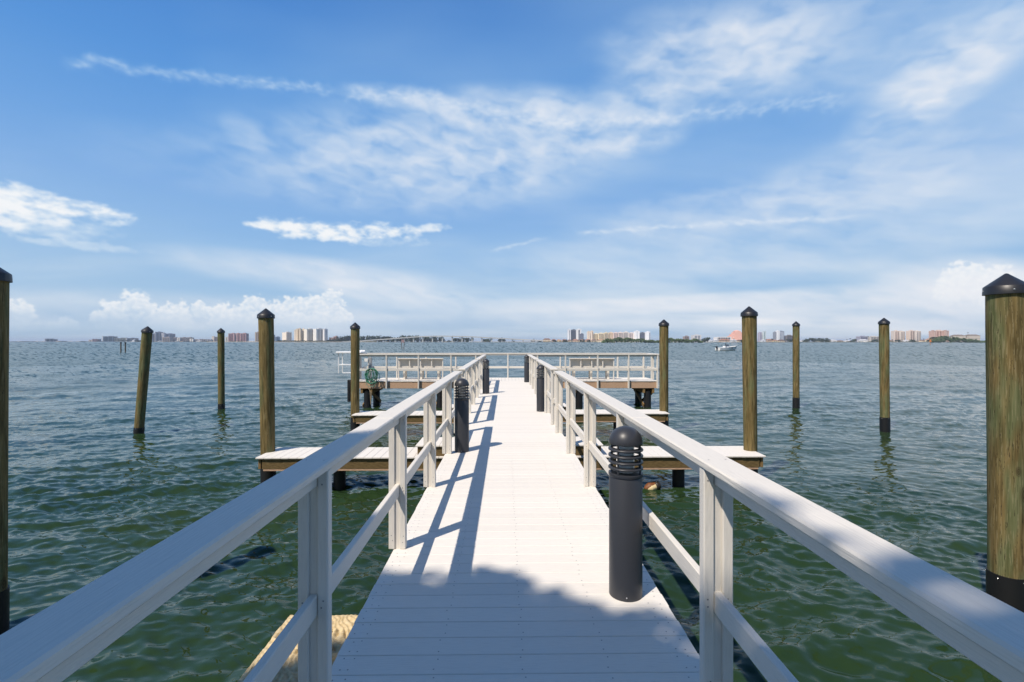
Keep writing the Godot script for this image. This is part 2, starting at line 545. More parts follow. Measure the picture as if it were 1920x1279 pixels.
# weathered pile timber unrolled: grain, drying cracks, knots, green stain
func pile_texture(s: int, green: float) -> ImageTexture:
	var w := 384
	var h := 1024
	var g1 := fbm(s, 1.0, 4)
	var g2 := fbm(s + 1, 1.0, 3)
	var r := RandomNumberGenerator.new()
	r.seed = s
	var knots := []
	for k in 9:
		knots.append(Vector3(r.randf(), r.randf_range(0.3, 0.98), r.randf_range(0.018, 0.034)))
	var bytes := PackedByteArray()
	bytes.resize(w * h * 3)
	for j in h:
		var v := float(j) / h
		var y := v * 5.0
		for i in w:
			var a := TAU * i / w
			var c := cos(a)
			var d := sin(a)
			var grain := g1.get_noise_3d(c * 2.6, d * 2.6, y * 1.5)
			var fine := g2.get_noise_3d(c * 11.0, d * 11.0, y * 4.2)
			var stain := g2.get_noise_3d(c * 0.8 + 7.0, d * 0.8, y * 1.1)
			var crack := g1.get_noise_3d(c * 2.1 + 30.0, d * 2.1, y * 0.6)
			var t := clampf(0.5 + grain * 0.75 + fine * 0.4, 0.0, 1.0)
			var col := Color(0.066, 0.05, 0.018).lerp(Color(0.225, 0.165, 0.066), t)
			col = col.lerp(Color(0.085, 0.1, 0.04).lerp(Color(0.16, 0.175, 0.085), t), clampf(green + stain * 1.6 - 0.25, 0.0, 0.85))
			if fine > 0.32:
				col = col.lerp(Color(0.28, 0.24, 0.14), 0.35)
			if absf(crack) < 0.012 + 0.012 * stain:
				col = col.lerp(Color(0.02, 0.015, 0.008), 0.75)
			for k in knots:
				var du := absf(float(i) / w - k.x)
				du = minf(du, 1.0 - du) * 0.85
				var dv: float = (v - k.y) * 5.0 * 0.55
				var q: float = sqrt(du * du + dv * dv) / k.z
				if q < 1.6:
					col = col.lerp(Color(0.04, 0.026, 0.012), (1.0 - smoothstep(0.5, 1.6, q)) * (0.65 + 0.3 * sin(q * 14.0)))
			var o := (j * w + i) * 3
			var e := col.linear_to_srgb()
			bytes[o] = int(clampf(e.r, 0, 1) * 255)
			bytes[o + 1] = int(clampf(e.g, 0, 1) * 255)
			bytes[o + 2] = int(clampf(e.b, 0, 1) * 255)
	return ImageTexture.create_from_image(Image.create_from_data(w, h, false, Image.FORMAT_RGB8, bytes))

# a slightly wavering round shaft with its surface unrolled for the texture
func shaft_mesh(r0: float, r1: float, y0: float, y1: float, turn: float, shift: float) -> ArrayMesh:
	var st := SurfaceTool.new()
	st.begin(Mesh.PRIMITIVE_TRIANGLES)
	var sides := 32
	var rows := 16
	var n := fbm(int(turn * 100.0) + 3, 1.0, 2)
	for j in rows + 1:
		var q := float(j) / rows
		var y := lerpf(y0, y1, q)
		for i in sides + 1:
			var a := TAU * i / sides
			var r := lerpf(r0, r1, q) * (1.0 + 0.035 * n.get_noise_3d(cos(a) * 0.7, sin(a) * 0.7, y * 0.5))
			st.set_uv(Vector2(float(i) / sides + turn, 1.0 - (y + 1.8 + shift) / 5.4))
			st.add_vertex(Vector3(r * cos(a), y, r * sin(a)))
	for j in rows:
		for i in sides:
			var k := j * (sides + 1) + i
			for e in [k, k + 1, k + sides + 1, k + 1, k + sides + 2, k + sides + 1]:
				st.add_index(e)
	st.generate_normals()
	return st.commit()

# ---------------------------------------------------------------- the setting
func make_water() -> void:
	# one sheet to the horizon; its grid is fine near the dock and coarse far off
	var swell := fbm(71, 1.0, 2)
	var chop := fbm(72, 1.0, 2)
	var ripple := fbm(73, 1.0, 2)
	var gust := fbm(74, 1.0, 2)
	var cols := 1000
	var radii := PackedFloat32Array()
	var r := 1.6
	while r < 14000.0:
		radii.append(r)
		r += maxf(0.036, r * r / 2900.0)
	radii.append(14000.0)
	var rows := radii.size()
	var v := PackedVector3Array()
	v.resize(rows * cols)
	var tilt := PackedVector2Array()
	tilt.resize(rows * cols)
	var from := deg_to_rad(-74.0)
	var span := deg_to_rad(148.0)
	for j in rows:
		var rr := radii[j]
		var gap := maxf(maxf(0.036, rr * rr / 2900.0), rr * span / cols)
		var ks := clampf(3.2 / gap - 0.8, 0.0, 1.0)
		var kc := clampf(1.15 / gap - 0.9, 0.0, 1.0)
		var kr := clampf(0.42 / gap - 0.9, 0.0, 1.0)
		for i in cols:
			var a := from + span * i / (cols - 1)
			var x := rr * sin(a)
			var z := -rr * cos(a) + 1.2
			var y := 0.0
			if ks > 0.0:
				var calm := clampf(0.85 + 0.9 * gust.get_noise_2d(x * 0.045, z * 0.09), 0.45, 1.4)
				# crests lie across the wind, which comes from the right and ahead
				var p := x * 0.95 - z * 0.31
				var q := x * 0.31 + z * 0.95
				y += ks * (0.042 + 0.075 * smoothstep(12.0, 45.0, rr)) * swell.get_noise_2d(p * 0.15, q * 0.36)
				if kc > 0.0:
					var n := chop.get_noise_2d(p * 0.42, q * 1.05)
					y += kc * calm * 0.054 * (1.0 - 2.0 * absf(n) ** 0.9) * 0.5
					var n2 := chop.get_noise_2d(p * 0.55 + q * 0.25 + 50.0, q * 1.25 - p * 0.2)
					y += kc * calm * 0.03 * n2
				if kr > 0.0:
					var p2 := x * 0.9 + z * 0.44
					var q2 := -x * 0.44 + z * 0.9
					y += kr * calm * 0.02 * ripple.get_noise_2d(p2 * 1.9, q2 * 4.2)
					y += kr * calm * 0.013 * ripple.get_noise_2d(p * 2.6 + 9.0, q * 5.6)
			v[j * cols + i] = Vector3(x, y, z)
			if kc < 1.0 and rr < 6000.0:
				# chop too short for the grid out here still tilts the surface
				var p := x * 0.95 - z * 0.31
				var q := x * 0.31 + z * 0.95
				var calm2 := clampf(0.9 + 1.1 * gust.get_noise_2d(x * 0.006, z * 0.022), 0.45, 1.5) * (1.0 - kc)
				var h0 := chop.get_noise_2d(p * 1.7, q * 3.1)
				tilt[j * cols + i] = Vector2(chop.get_noise_2d(p * 1.7 + 0.08, q * 3.1) - h0, chop.get_noise_2d(p * 1.7, q * 3.1 + 0.1) - h0) * calm2
	var nrm := PackedVector3Array()
	nrm.resize(v.size())
	for j in rows:
		var j0 := maxi(j - 1, 0) * cols
		var j1 := mini(j + 1, rows - 1) * cols
		for i in cols:
			var i0 := maxi(i - 1, 0)
			var i1 := mini(i + 1, cols - 1)
			nrm[j * cols + i] = (v[j * cols + i1] - v[j * cols + i0]).cross(v[j1 + i] - v[j0 + i]).normalized()
			if nrm[j * cols + i].y < 0.0:
				nrm[j * cols + i] = -nrm[j * cols + i]
			var tl := tilt[j * cols + i]
			if tl != Vector2.ZERO:
				nrm[j * cols + i] = (nrm[j * cols + i] + Vector3(-tl.x * 0.55, 0, -tl.y * 0.8)).normalized()
	var mesh := ArrayMesh.new()
	# open water further out carries wavelets too small for the grid: rougher, with a stronger fine relief
	var looks := [[0.0, 0.06, 1.1], [36.0, 0.13, 1.5], [75.0, 0.22, 1.9]]
	var color := noise_texture(81, 0.006, [[0.0, Color(0.013, 0.03, 0.012)], [0.5, Color(0.018, 0.039, 0.014)], [1.0, Color(0.026, 0.044, 0.014)]], 256, 3)
	var bumps := NoiseTexture2D.new()
	bumps.width = 1024
	bumps.height = 1024
	bumps.seamless = true
	bumps.as_normal_map = true
	bumps.bump_strength = 3.0
	var bn := FastNoiseLite.new()
	bn.seed = 82
	bn.frequency = 0.012
	bn.fractal_octaves = 4
	bumps.noise = bn
	for s in looks.size():
		var first := 0
		var last := rows - 1
		for j in rows:
			if radii[j] <= looks[s][0]:
				first = j
			if s + 1 < looks.size() and radii[j] <= looks[s + 1][0]:
				last = j
		if s + 1 == looks.size():
			last = rows - 1
		var idx := PackedInt32Array()
		idx.resize((last - first) * (cols - 1) * 6)
		var k := 0
		for j in last - first:
			for i in cols - 1:
				var a := j * cols + i
				idx[k] = a
				idx[k + 1] = a + cols
				idx[k + 2] = a + 1
				idx[k + 3] = a + 1
				idx[k + 4] = a + cols
				idx[k + 5] = a + cols + 1
				k += 6
		var arr := []
		arr.resize(Mesh.ARRAY_MAX)
		arr[Mesh.ARRAY_VERTEX] = v.slice(first * cols, (last + 1) * cols)
		arr[Mesh.ARRAY_NORMAL] = nrm.slice(first * cols, (last + 1) * cols)
		arr[Mesh.ARRAY_INDEX] = idx
		mesh.add_surface_from_arrays(Mesh.PRIMITIVE_TRIANGLES, arr)
		var m := StandardMaterial3D.new()
		# green, slightly silty bay water: colour from what floats in it, shine from its surface
		m.albedo_texture = color
		m.uv1_triplanar = true
		m.uv1_world_triplanar = true
		m.uv1_scale = Vector3(0.07, 0.1, 0.15)
		m.roughness = looks[s][1]
		m.metallic_specular = 0.36
		m.normal_enabled = true
		m.normal_texture = bumps
		m.normal_scale = looks[s][2]
		mesh.surface_set_material(s, m)
	var o := part(self, "water", mesh, null)
	structure(o)

func make_land() -> void:
	# the bank behind the camera, where the dock begins and the shade tree stands
	var g := part(self, "ground", box_mesh(Vector3(60, 1.2, 30), 0.0, Vector3(0, 0.35, 17.4)), M.lawn)
	structure(g)
	var s := thing("seawall", "low grey concrete seawall where the dock meets the bank", "seawall")
	part(s, "wall", box_mesh(Vector3(60, 2.2, 0.25), 0.01, Vector3(0, -0.2, 2.27)), M.concrete)
	part(s, "coping", box_mesh(Vector3(60, 0.12, 0.45), 0.015, Vector3(0, 0.965, 2.2)), M.concrete)
	# the house behind the bank, which closes the view landward
	var h := thing("waterfront_house", "wide beige waterfront house standing behind the bank", "house", Vector3(3, 0.95, 30))
	part(h, "wall", box_mesh(Vector3(36, 6.6, 12), 0.05, Vector3(0, 3.3, 6)), plain(Color(0.4, 0.36, 0.3), 0.85))
	var hr := Shape.new()
	hr.prism([Vector2(-19, 6.6), Vector2(19, 6.6), Vector2(13, 9.6), Vector2(-13, 9.6)], -0.8, 12.8)
	part(h, "roof", hr.done(), plain(Color(0.2, 0.12, 0.08), 0.85))
	for k in 7:
		for y in [1.6, 4.9]:
			part(h, "window", box_mesh(Vector3(2.2, 1.9, 0.12), 0.02, Vector3(-14.4 + k * 4.8, y, -0.03)), M.dark)
	# far shore: low strips of land
	for d in [["far_shore", -1700.0, -880.0, 2290.0, 180.0, 1.4], ["far_shore", -880.0, -380.0, 1560.0, 260.0, 1.3], ["far_shore", -640.0, 700.0, 1580.0, 190.0, 1.3], ["far_shore", 40.0, 760.0, 1460.0, 170.0, 1.1], ["far_shore", 430.0, 1700.0, 1330.0, 250.0, 1.2]]:
		var b := part(self, d[0], box_mesh(Vector3(d[2] - d[1], d[5] + 1.0, d[4]), 0.3, Vector3((d[1] + d[2]) / 2, d[5] / 2 - 0.5, -d[3])), M.sand)
		structure(b)

# ---------------------------------------------------------------- the dock
func board_set(sizes: Vector3, count := 5) -> Array:
	var out := []
	for k in count:
		out.append(box_mesh(sizes - Vector3(0, rng.randf() * 0.0006, 0), 0.003))
	return out

func post_mesh(top: float, bottom: float, along_z: bool) -> ArrayMesh:
	# two uprights with a recessed spacer between them; the rails run in the slot
	var s := Shape.new()
	if not along_z:
		s.xf = Transform3D(Basis(Vector3.UP, PI / 2), Vector3.ZERO)
	var h := top - bottom
	var y := (top + bottom) / 2
	s.box(Vector3(-0.042, y, 0), Vector3(0.047, h, 0.052), 0.005)
	s.box(Vector3(0.042, y, 0), Vector3(0.047, h, 0.052), 0.005)
	s.box(Vector3(0, y - 0.01, 0), Vector3(0.0365, h - 0.02, 0.024))
	return s.done()

# a stretch of railing from a to b at deck height; posts at the given distances from a
func railing(parent: Node3D, a: Vector3, b: Vector3, posts: Array, top := 1.078, bottom := 0.0, ends := [0.0, 0.0]) -> void:
	var g := group_part(parent, "railing")
	var along_z := absf(b.z - a.z) > absf(b.x - a.x)
	var dir := (b - a).normalized()
	var m: Material = M.rail_z if along_z else M.rail_x
	var mid := (a + b) / 2
	var long := (b - a).length()
	var size := func(w: float, h: float, l: float) -> Vector3:
		return Vector3(w, h, l) if along_z else Vector3(l, h, w)
	# caps come in lengths that butt together
	var pieces := maxi(1, int(round(long / 4.9)))
	for k in pieces:
		var l := long / pieces
		part(g, "cap_rail", box_mesh(size.call(0.142, 0.037, l - 0.003), 0.007), m, Transform3D(Basis(), a + dir * (l * (k + 0.5)) + Vector3(0, top - 0.0185, 0)))
	part(g, "upper_rail", box_mesh(size.call(0.0355, 0.07, long - 0.012), 0.004), m, Transform3D(Basis(), mid + Vector3(0, top - 0.0725, 0)))
	part(g, "middle_rail", box_mesh(size.call(0.0355, 0.092, long - 0.012), 0.004), m, Transform3D(Basis(), mid + Vector3(0, 0.455, 0)))
	var pm := post_mesh(top - 0.0375, bottom, along_z)
	for d in posts:
		part(g, "post", pm, M.post, Transform3D(Basis(), a + dir * d))
	if along_z and a.z > -10.0:
		# fixings: two in the cap over each post, pairs in the near face of the uprights
		var sc := Shape.new()
		for d in posts:
			var q: Vector3 = a + dir * d
			for s in [-0.042, 0.042]:
				dot(sc, q + Vector3(s + rng.randf_range(-0.006, 0.006), top + 0.0008, rng.randf_range(-0.015, 0.015)), Vector3.UP, 0.0045)
				for y in [0.06, 0.11, 0.44, 0.47, top - 0.09]:
					dot(sc, q + Vector3(s + rng.randf_range(-0.008, 0.008), y + rng.randf_range(-0.01, 0.01), 0.0268), Vector3.BACK, 0.004)
		part(g, "screw_heads", sc.done(), M.screw).set_meta("kind", "stuff")

func dot(s: Shape, p: Vector3, n: Vector3, r: float) -> void:
	var u := n.cross(Vector3.RIGHT)
	var v := n.cross(u)
	for i in 6:
		var a0 := TAU * i / 6
		var a1 := TAU * (i + 1) / 6
		s.tri(p, p + (u * cos(a0) + v * sin(a0)) * r, p + (u * cos(a1) + v * sin(a1)) * r, n)

func make_walkway() -> void:
	var t := thing("dock_walkway", "long white plank walkway with white railings running out to the T head", "dock")
	var boards := board_set(Vector3(1.848, 0.026, 0.1412))
	var pitch := 0.1447
	var z := 1.95
	var screws := Shape.new()
	while z > -19.36:
		part(t, "deck_board", boards[rng.randi() % boards.size()], M.decks[rng.randi() % 3], Transform3D(Basis(Vector3.UP, rng.randf_range(-0.0007, 0.0007)), Vector3(0.063 + rng.randf_range(-0.003, 0.003), DECK - 0.013 + rng.randf_range(-0.0006, 0.0006), z)))
		if z < 0.0 and z > -6.5:
			for x in [-0.815, -0.76, -0.34, 0.085, 0.51, 0.875, 0.935]:
				for s in [-0.042, 0.042]:
					var p := Vector3(x + rng.randf_range(-0.012, 0.012), DECK + 0.0012, z + s + rng.randf_range(-0.008, 0.008))
					for i in 6:
						var a0 := TAU * i / 6
						var a1 := TAU * (i + 1) / 6
						screws.tri(p, p + Vector3(cos(a0), 0, sin(a0)) * 0.0042, p + Vector3(cos(a1), 0, sin(a1)) * 0.0042, Vector3.UP)
		z -= pitch
	var sc := part(t, "screw_heads", screws.done(), M.screw)
	sc.set_meta("kind", "stuff")
	for x in [-0.82, 0.945]:
		part(t, "rim_joist", box_mesh(Vector3(0.04, 0.235, 21.2), 0.003, Vector3(x, DECK - 0.027 - 0.1175, -8.6)), M.beam_z)
	for x in [-0.34, 0.085, 0.51]:
		part(t, "joist", box_mesh(Vector3(0.04, 0.235, 21.2), 0.0, Vector3(x, DECK - 0.027 - 0.1175, -8.6)), M.beam_z)
	for k in 6:
		var zz := -0.4 - k * 3.45
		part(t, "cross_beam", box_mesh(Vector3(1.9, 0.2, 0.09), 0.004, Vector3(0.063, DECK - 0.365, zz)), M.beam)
		for x in [-0.55, 0.68]:
			part(t, "support_pile", cylinder(0.12, -1.6, DECK - 0.47), M.wrap, Transform3D(Basis(), Vector3(x, 0, zz)))
	for side in [[-0.834], [0.932]]:
		var x: float = side[0]
		railing(t, Vector3(x, DECK, 1.9), Vector3(x, DECK, -8.47), [0.3, 1.95, 3.0 + 1.02, 5.64, 7.21, 8.77, 10.3])
		railing(t, Vector3(x, DECK, -9.18), Vector3(x, DECK, -13.76), [0.06, 1.55, 3.05, 4.5])
		railing(t, Vector3(x, DECK, -14.5), Vector3(x, DECK, -19.27), [0.06, 1.6, 3.15, 4.68])

func cylinder(r: float, y0: float, y1: float, sides := 18) -> ArrayMesh:
	var s := Shape.new()
	s.lathe([Vector2(0, y0), Vector2(r, y0), Vector2(r, y0), Vector2(r, y1), Vector2(r, y1), Vector2(0, y1)], sides)
	return s.done()

func make_pier_head() -> void:
	var t := thing("pier_head", "railed white T head platform at the far end of the walkway", "dock")
	var x0 := -6.1
	var x1 := 6.2
	var zn := -19.4
	var zf := -21.2
	var boards := board_set(Vector3(0.1398, 0.026, zn - zf))
	var n := int((x1 - x0) / 0.1447)
	for k in n:
		part(t, "deck_board", boards[rng.randi() % boards.size()], M.deck_z, Transform3D(Basis(), Vector3(x0 + (k + 0.5) * (x1 - x0) / n, DECK - 0.013 + rng.randf_range(-0.0006, 0.0006), (zn + zf) / 2 + rng.randf_range(-0.003, 0.003))))
	var fy := DECK - 0.027 - 0.02 - 0.125
	for part_x in [[x0, -0.86], [1.0, x1]]:
		part(t, "fascia", box_mesh(Vector3(part_x[1] - part_x[0] - 0.02, 0.25, 0.04), 0.003, Vector3((part_x[0] + part_x[1]) / 2, fy, zn - 0.04)), M.fascia)
	part(t, "fascia", box_mesh(Vector3(x1 - x0 - 0.02, 0.25, 0.04), 0.003, Vector3((x0 + x1) / 2, fy, zf + 0.04)), M.fascia)
	for x in [x0 + 0.03, x1 - 0.03]:
		part(t, "fascia", box_mesh(Vector3(0.04, 0.25, zn - zf - 0.16), 0.003, Vector3(x, fy, (zn + zf) / 2)), M.fascia)
	for z in [zn - 0.45, zn - 0.9, zn - 1.35]:
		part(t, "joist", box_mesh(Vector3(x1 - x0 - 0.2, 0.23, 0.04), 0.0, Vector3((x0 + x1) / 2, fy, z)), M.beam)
	# rails: near side, far side and both ends; posts hang over the outside of the fascia
	var low := -0.3
	railing(t, Vector3(x0, DECK, zn + 0.03), Vector3(-0.93, DECK, zn + 0.03), [0.08, 1.33, 2.61, 3.91, 4.9], 1.085, low)
	railing(t, Vector3(1.03, DECK, zn + 0.03), Vector3(x1, DECK, zn + 0.03), [0.25, 1.38, 2.68, 3.93, 5.1], 1.085, low)
	railing(t, Vector3(x0, DECK, zf - 0.03), Vector3(x1, DECK, zf - 0.03), [0.1, 1.33, 2.61, 3.91, 6.2, 8.51, 9.8, 11.05, 12.2], 1.085, low)
	railing(t, Vector3(x1 + 0.03, DECK, zn - 0.06), Vector3(x1 + 0.03, DECK, zf + 0.06), [0.9], 1.085, low)
	railing(t, Vector3(x0 - 0.03, DECK, zn - 0.06), Vector3(x0 - 0.03, DECK, zf + 0.06), [0.9], 1.085, low)
	# pile bents with diagonal braces
	for x in [-5.6, -2.65, 0.05, 3.0, 5.8]:
		for z in [zn - 0.22, zf + 0.22]:
			part(t, "support_pile", cylinder(0.145, -1.8, DECK - 0.42), M.wrap, Transform3D(Basis(), Vector3(x, 0, z)))
		part(t, "cross_beam", box_mesh(Vector3(0.09, 0.2, 1.7), 0.004, Vector3(x - 0.19, DECK - 0.4, (zn + zf) / 2)), M.beam_z)
		part(t, "cross_beam", box_mesh(Vector3(0.09, 0.2, 1.7), 0.004, Vector3(x + 0.19, DECK - 0.4, (zn + zf) / 2)), M.beam_z)
		for s in [-1.0, 1.0]:
			var b := Shape.new()
			b.bar(Vector3(x + s * 0.17, 0.62, zn - 0.9 + s * 0.75), Vector3(x + s * 0.17, 0.08, zn - 0.9 - s * 0.75), 0.04, 0.14, 0.003)
			part(t, "brace", b.done(), M.beam_z)
	# rub boards on the outer corners
	part(t, "rub_board", box_mesh(Vector3(0.1, 0.88, 0.14), 0.01, Vector3(x0 - 0.16, 0.72, zn + 0.05)), M.wrap)
	part(t, "rub_board", box_mesh(Vector3(0.06, 0.85, 0.14), 0.01, Vector3(x1 + 0.16, 0.75, zn + 0.05)), M.beam_z)

func make_fingers() -> void:
	for f in [[-1.0, 4.45, -8.62, -9.45, FINGER, "white topped finger dock on the left, nearer of the two", "white step box joining walkway and near left finger dock"],
			[1.0, 4.66, -8.55, -9.38, FINGER + 0.02, "white topped finger dock on the right, nearer of the two", "white step box joining walkway and near right finger dock"],
			[-1.0, 4.33, -13.58, -14.38, FINGER, "white topped finger dock on the left, just before the T head", "white step box joining walkway and far left finger dock"],
			[1.0, 4.62, -13.5, -14.3, FINGER + 0.04, "white topped finger dock on the right, just before the T head", "white step box joining walkway and far right finger dock"]]:
		var s: float = f[0]
		var inner := 0.9 if s < 0.0 else 1.03
		var y: float = f[4]
		var zc: float = (f[2] + f[3]) / 2
		var wide: float = f[2] - f[3]
		var t := thing("finger_dock", f[5], "dock", Vector3(s * inner, 0, zc), "finger docks off the walkway")
		var long: float = f[1] - inner
		var n := int(long / 0.1447)
		var boards := board_set(Vector3(long / n - 0.005, 0.026, wide), 3)
		for k in n:
			part(t, "deck_board", boards[k % 3], M.deck_z, Transform3D(Basis(), Vector3(s * (k + 0.5) * long / n, y - 0.013 + rng.randf_range(-0.0006, 0.0006), rng.randf_range(-0.003, 0.003))))
		for z in [wide / 2 - 0.06, -wide / 2 + 0.06]:
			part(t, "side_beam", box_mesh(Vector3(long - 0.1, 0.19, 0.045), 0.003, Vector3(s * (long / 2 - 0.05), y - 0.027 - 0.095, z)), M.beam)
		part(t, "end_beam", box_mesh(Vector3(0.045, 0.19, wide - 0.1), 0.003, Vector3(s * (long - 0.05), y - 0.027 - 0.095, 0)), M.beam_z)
		part(t, "bottom_ledger", box_mesh(Vector3(long - 0.12, 0.03, 0.09), 0.002, Vector3(s * (long / 2 - 0.06), y - 0.027 - 0.207, wide / 2 - 0.085)), M.fascia)
		for k in 2:
			part(t, "support_pile", cylinder(0.11, -1.6, y - 0.24), M.wrap, Transform3D(Basis(), Vector3(s * (0.5 + k * 1.7), 0, 0)))
		# one step up towards the walkway
		var b := thing("step_box", f[6], "step", Vector3(s * inner, y, zc), "step boxes beside the walkway")
		var deep := 0.72
		for k in 5:
			part(b, "tread_board", box_mesh(Vector3(deep / 5 - 0.005, 0.026, wide - 0.08), 0.003), M.deck_z, Transform3D(Basis(), Vector3(s * (k + 0.5) * deep / 5, 0.187, 0)))
		for z in [wide / 2 - 0.09, -wide / 2 + 0.09]:
			part(b, "side_panel", box_mesh(Vector3(deep - 0.04, 0.17, 0.04), 0.002, Vector3(s * (deep / 2 - 0.02), 0.087, z)), M.beam)
		part(b, "riser", box_mesh(Vector3(0.04, 0.17, wide - 0.3), 0.002, Vector3(s * (deep - 0.04), 0.087, 0)), M.beam_z)

func make_piles() -> void:
	var rows := [
		[4.52, -4.28, 3.31, 0.122, 0.137, 0.62, Vector2(-0.03, 0.02), 1, "thick pointed wooden pile nearest the camera at the right edge"],
		[-4.72, -4.45, 3.44, 0.125, 0.14, 0.42, Vector2(0.0, 0.0), 0, "dark pointed wooden pile cut by the left edge of view"],
		[-4.46, -9.12, 3.32, 0.118, 0.132, 0.5, Vector2(-0.05, 0.0), 0, "pointed wooden pile at the end of the near left finger dock"],
		[4.62, -9.02, 3.36, 0.108, 0.128, 0.5, Vector2(-0.03, 0.0), 0, "pointed golden pile at the end of near right finger dock"],
		[-4.37, -14.05, 3.25, 0.118, 0.124, 0.5, Vector2(0.0, 0.0), 0, "pointed wooden pile at the end of the far left finger dock"],
		[4.62, -14.0, 3.34, 0.12, 0.128, 0.5, Vector2(0.0, 0.0), 0, "pointed wooden pile at the end of far right finger dock"],
		[-10.67, -14.15, 3.15, 0.118, 0.128, 0.2, Vector2(0.26, 0.0), 1, "leaning pointed pile alone in the water at left"],
		[-11.15, -19.05, 3.22, 0.115, 0.12, 0.25, Vector2(-0.02, 0.0), 1, "thin upright pile alone in the water at left, furthest out"],
		[11.58, -19.05, 3.5, 0.118, 0.12, 0.46, Vector2(0.0, 0.0), 0, "pile alone in the water at right, furthest out"],
		[11.3, -14.2, 3.4, 0.118, 0.126, 0.44, Vector2(-0.03, 0.0), 1, "greenish pile alone in the water at right, nearer one"]]
	for p in rows:
		var t := thing("mooring_pile", p[8], "pile", Vector3(p[0], 0, p[1]), "pointed wooden mooring piles")
		var lean := Basis(Vector3(p[6].y, 0, -p[6].x).normalized(), Vector2(p[6]).length() / p[2]) if p[6] != Vector2.ZERO else Basis()
		var top: float = p[2] - 0.15
		part(t, "shaft", shaft_mesh(p[3], p[4], -1.8, top, fposmod(p[0] * 0.37, 1.0), fposmod(p[1] * 0.21, 0.4)), M.pile_green if p[7] else M.pile, Transform3D(lean, Vector3.ZERO))
		var rc: float = p[4] + 0.016
		var c := Shape.new()
		c.lathe([Vector2(p[4] + 0.004, top - 0.04), Vector2(rc + 0.006, top - 0.04), Vector2(rc + 0.006, top - 0.04), Vector2(rc + 0.002, top + 0.028), Vector2(rc - 0.006, top + 0.036), Vector2(rc - 0.006, top + 0.036), Vector2(0.012, p[2] - 0.004), Vector2(0.0, p[2])], 28)
		var cap := part(t, "cap", c.done(), M.cap, Transform3D(lean, Vector3.ZERO))
		for k in 4:
			var a := 0.5 + k * TAU / 4
			part(cap, "nail", box_mesh(Vector3(0.012, 0.012, 0.012), 0.003, Vector3(cos(a) * (rc + 0.004), top - 0.005, sin(a) * (rc + 0.004))), M.bolt)
		var w := Shape.new()
		var r_of := func(y: float) -> float:
			return lerpf(p[3], p[4], (y + 1.8) / (top + 1.8)) * 1.035 + 0.006
		w.lathe([Vector2(r_of.call(-1.7), -1.7), Vector2(r_of.call(p[5]), p[5]), Vector2(r_of.call(p[5]), p[5]), Vector2(r_of.call(p[5]) - 0.025, p[5] + 0.002)], 30)
		var wr := part(t, "pile_wrap", w.done(), M.wrap, Transform3D(lean, Vector3.ZERO))
		for k in 5:
			var a := 0.3 + k * TAU / 5
			part(wr, "nail", box_mesh(Vector3(0.01, 0.01, 0.01), 0.003, Vector3(cos(a), 0, sin(a)) * r_of.call(p[5] - 0.03) + Vector3(0, p[5] - 0.03, 0)), M.bolt)

func make_bollards() -> void:
	var first: Node3D = null
	for b in [[0.761, -3.045, "dark grey bollard light nearest the camera, against the right railing"], [-0.637, -7.02, "dark grey bollard light nearest on the left side"],
			[0.812, -11.02, "dark grey bollard light halfway along the right side"], [-0.6, -14.75, "dark grey bollard light further out on the left side"],
			[0.83, -18.85, "dark grey bollard light at the T head entrance, right side"]]:
		if first:
			var c := first.duplicate()
			c.name = numbered("bollard_light")
			add_child(c)
			c.position = Vector3(b[0], DECK, b[1])
			c.rotation.y = rng.randf_range(-0.4, 0.4)
			tag(c, b[2], "bollard light", "bollard lights along the walkway")
			continue
		first = thing("bollard_light", b[2], "bollard light", Vector3(b[0], DECK, b[1]), "bollard lights along the walkway")
		var s := Shape.new()
		s.lathe([Vector2(0, 0.001), Vector2(0.1035, 0.001), Vector2(0.1035, 0.001), Vector2(0.1035, 0.742), Vector2(0.1, 0.748), Vector2(0.1, 0.748), Vector2(0.06, 0.748)], 40)
		part(first, "body", s.done(), M.bollard)
		s = Shape.new()
		s.lathe([Vector2(0.06, 0.75), Vector2(0.105, 0.75), Vector2(0.105, 0.75), Vector2(0.108, 0.758), Vector2(0.107, 0.77), Vector2(0.107, 0.77), Vector2(0.045, 0.776)], 40)
		part(first, "collar", s.done(), M.bollard)
		for k in 4:
			var y := 0.802 + k * 0.0385
			s = Shape.new()
			s.lathe([Vector2(0.08, y + 0.006), Vector2(0.102, y - 0.006), Vector2(0.108, y - 0.004), Vector2(0.109, y + 0.003), Vector2(0.105, y + 0.008), Vector2(0.084, y + 0.014), Vector2(0.08, y + 0.006)], 40)
			part(first, "louvre", s.done(), M.bollard)
		for k in 4:
			var a := 0.72 + k * TAU / 4
			s = Shape.new()
			s.tube([Vector3(cos(a) * 0.099, 0.766, sin(a) * 0.099), Vector3(cos(a) * 0.097, 0.962, sin(a) * 0.097)], [0.0065, 0.0065], 8)
			part(first, "rod", s.done(), M.bollard)
		part(first, "lens", cylinder(0.05, 0.765, 0.962, 24), M.lens)
		s = Shape.new()
		var prof := [Vector2(0, 0.958), Vector2(0.1, 0.952), Vector2(0.106, 0.955)]
		for k in range(0, 9):
			var a := PI / 2 * k / 8
			prof.append(Vector2(0.1065 * cos(a), 0.957 + 0.106 * sin(a)))
		s.lathe(prof, 40)
		part(first, "dome", s.done(), M.bollard)
		for k in 3:
			var a := 1.75 + k * TAU / 3
			part(first, "bolt", box_mesh(Vector3(0.009, 0.009, 0.009), 0.003, Vector3(cos(a) * 0.1045, 0.025, sin(a) * 0.1045)), M.bolt)

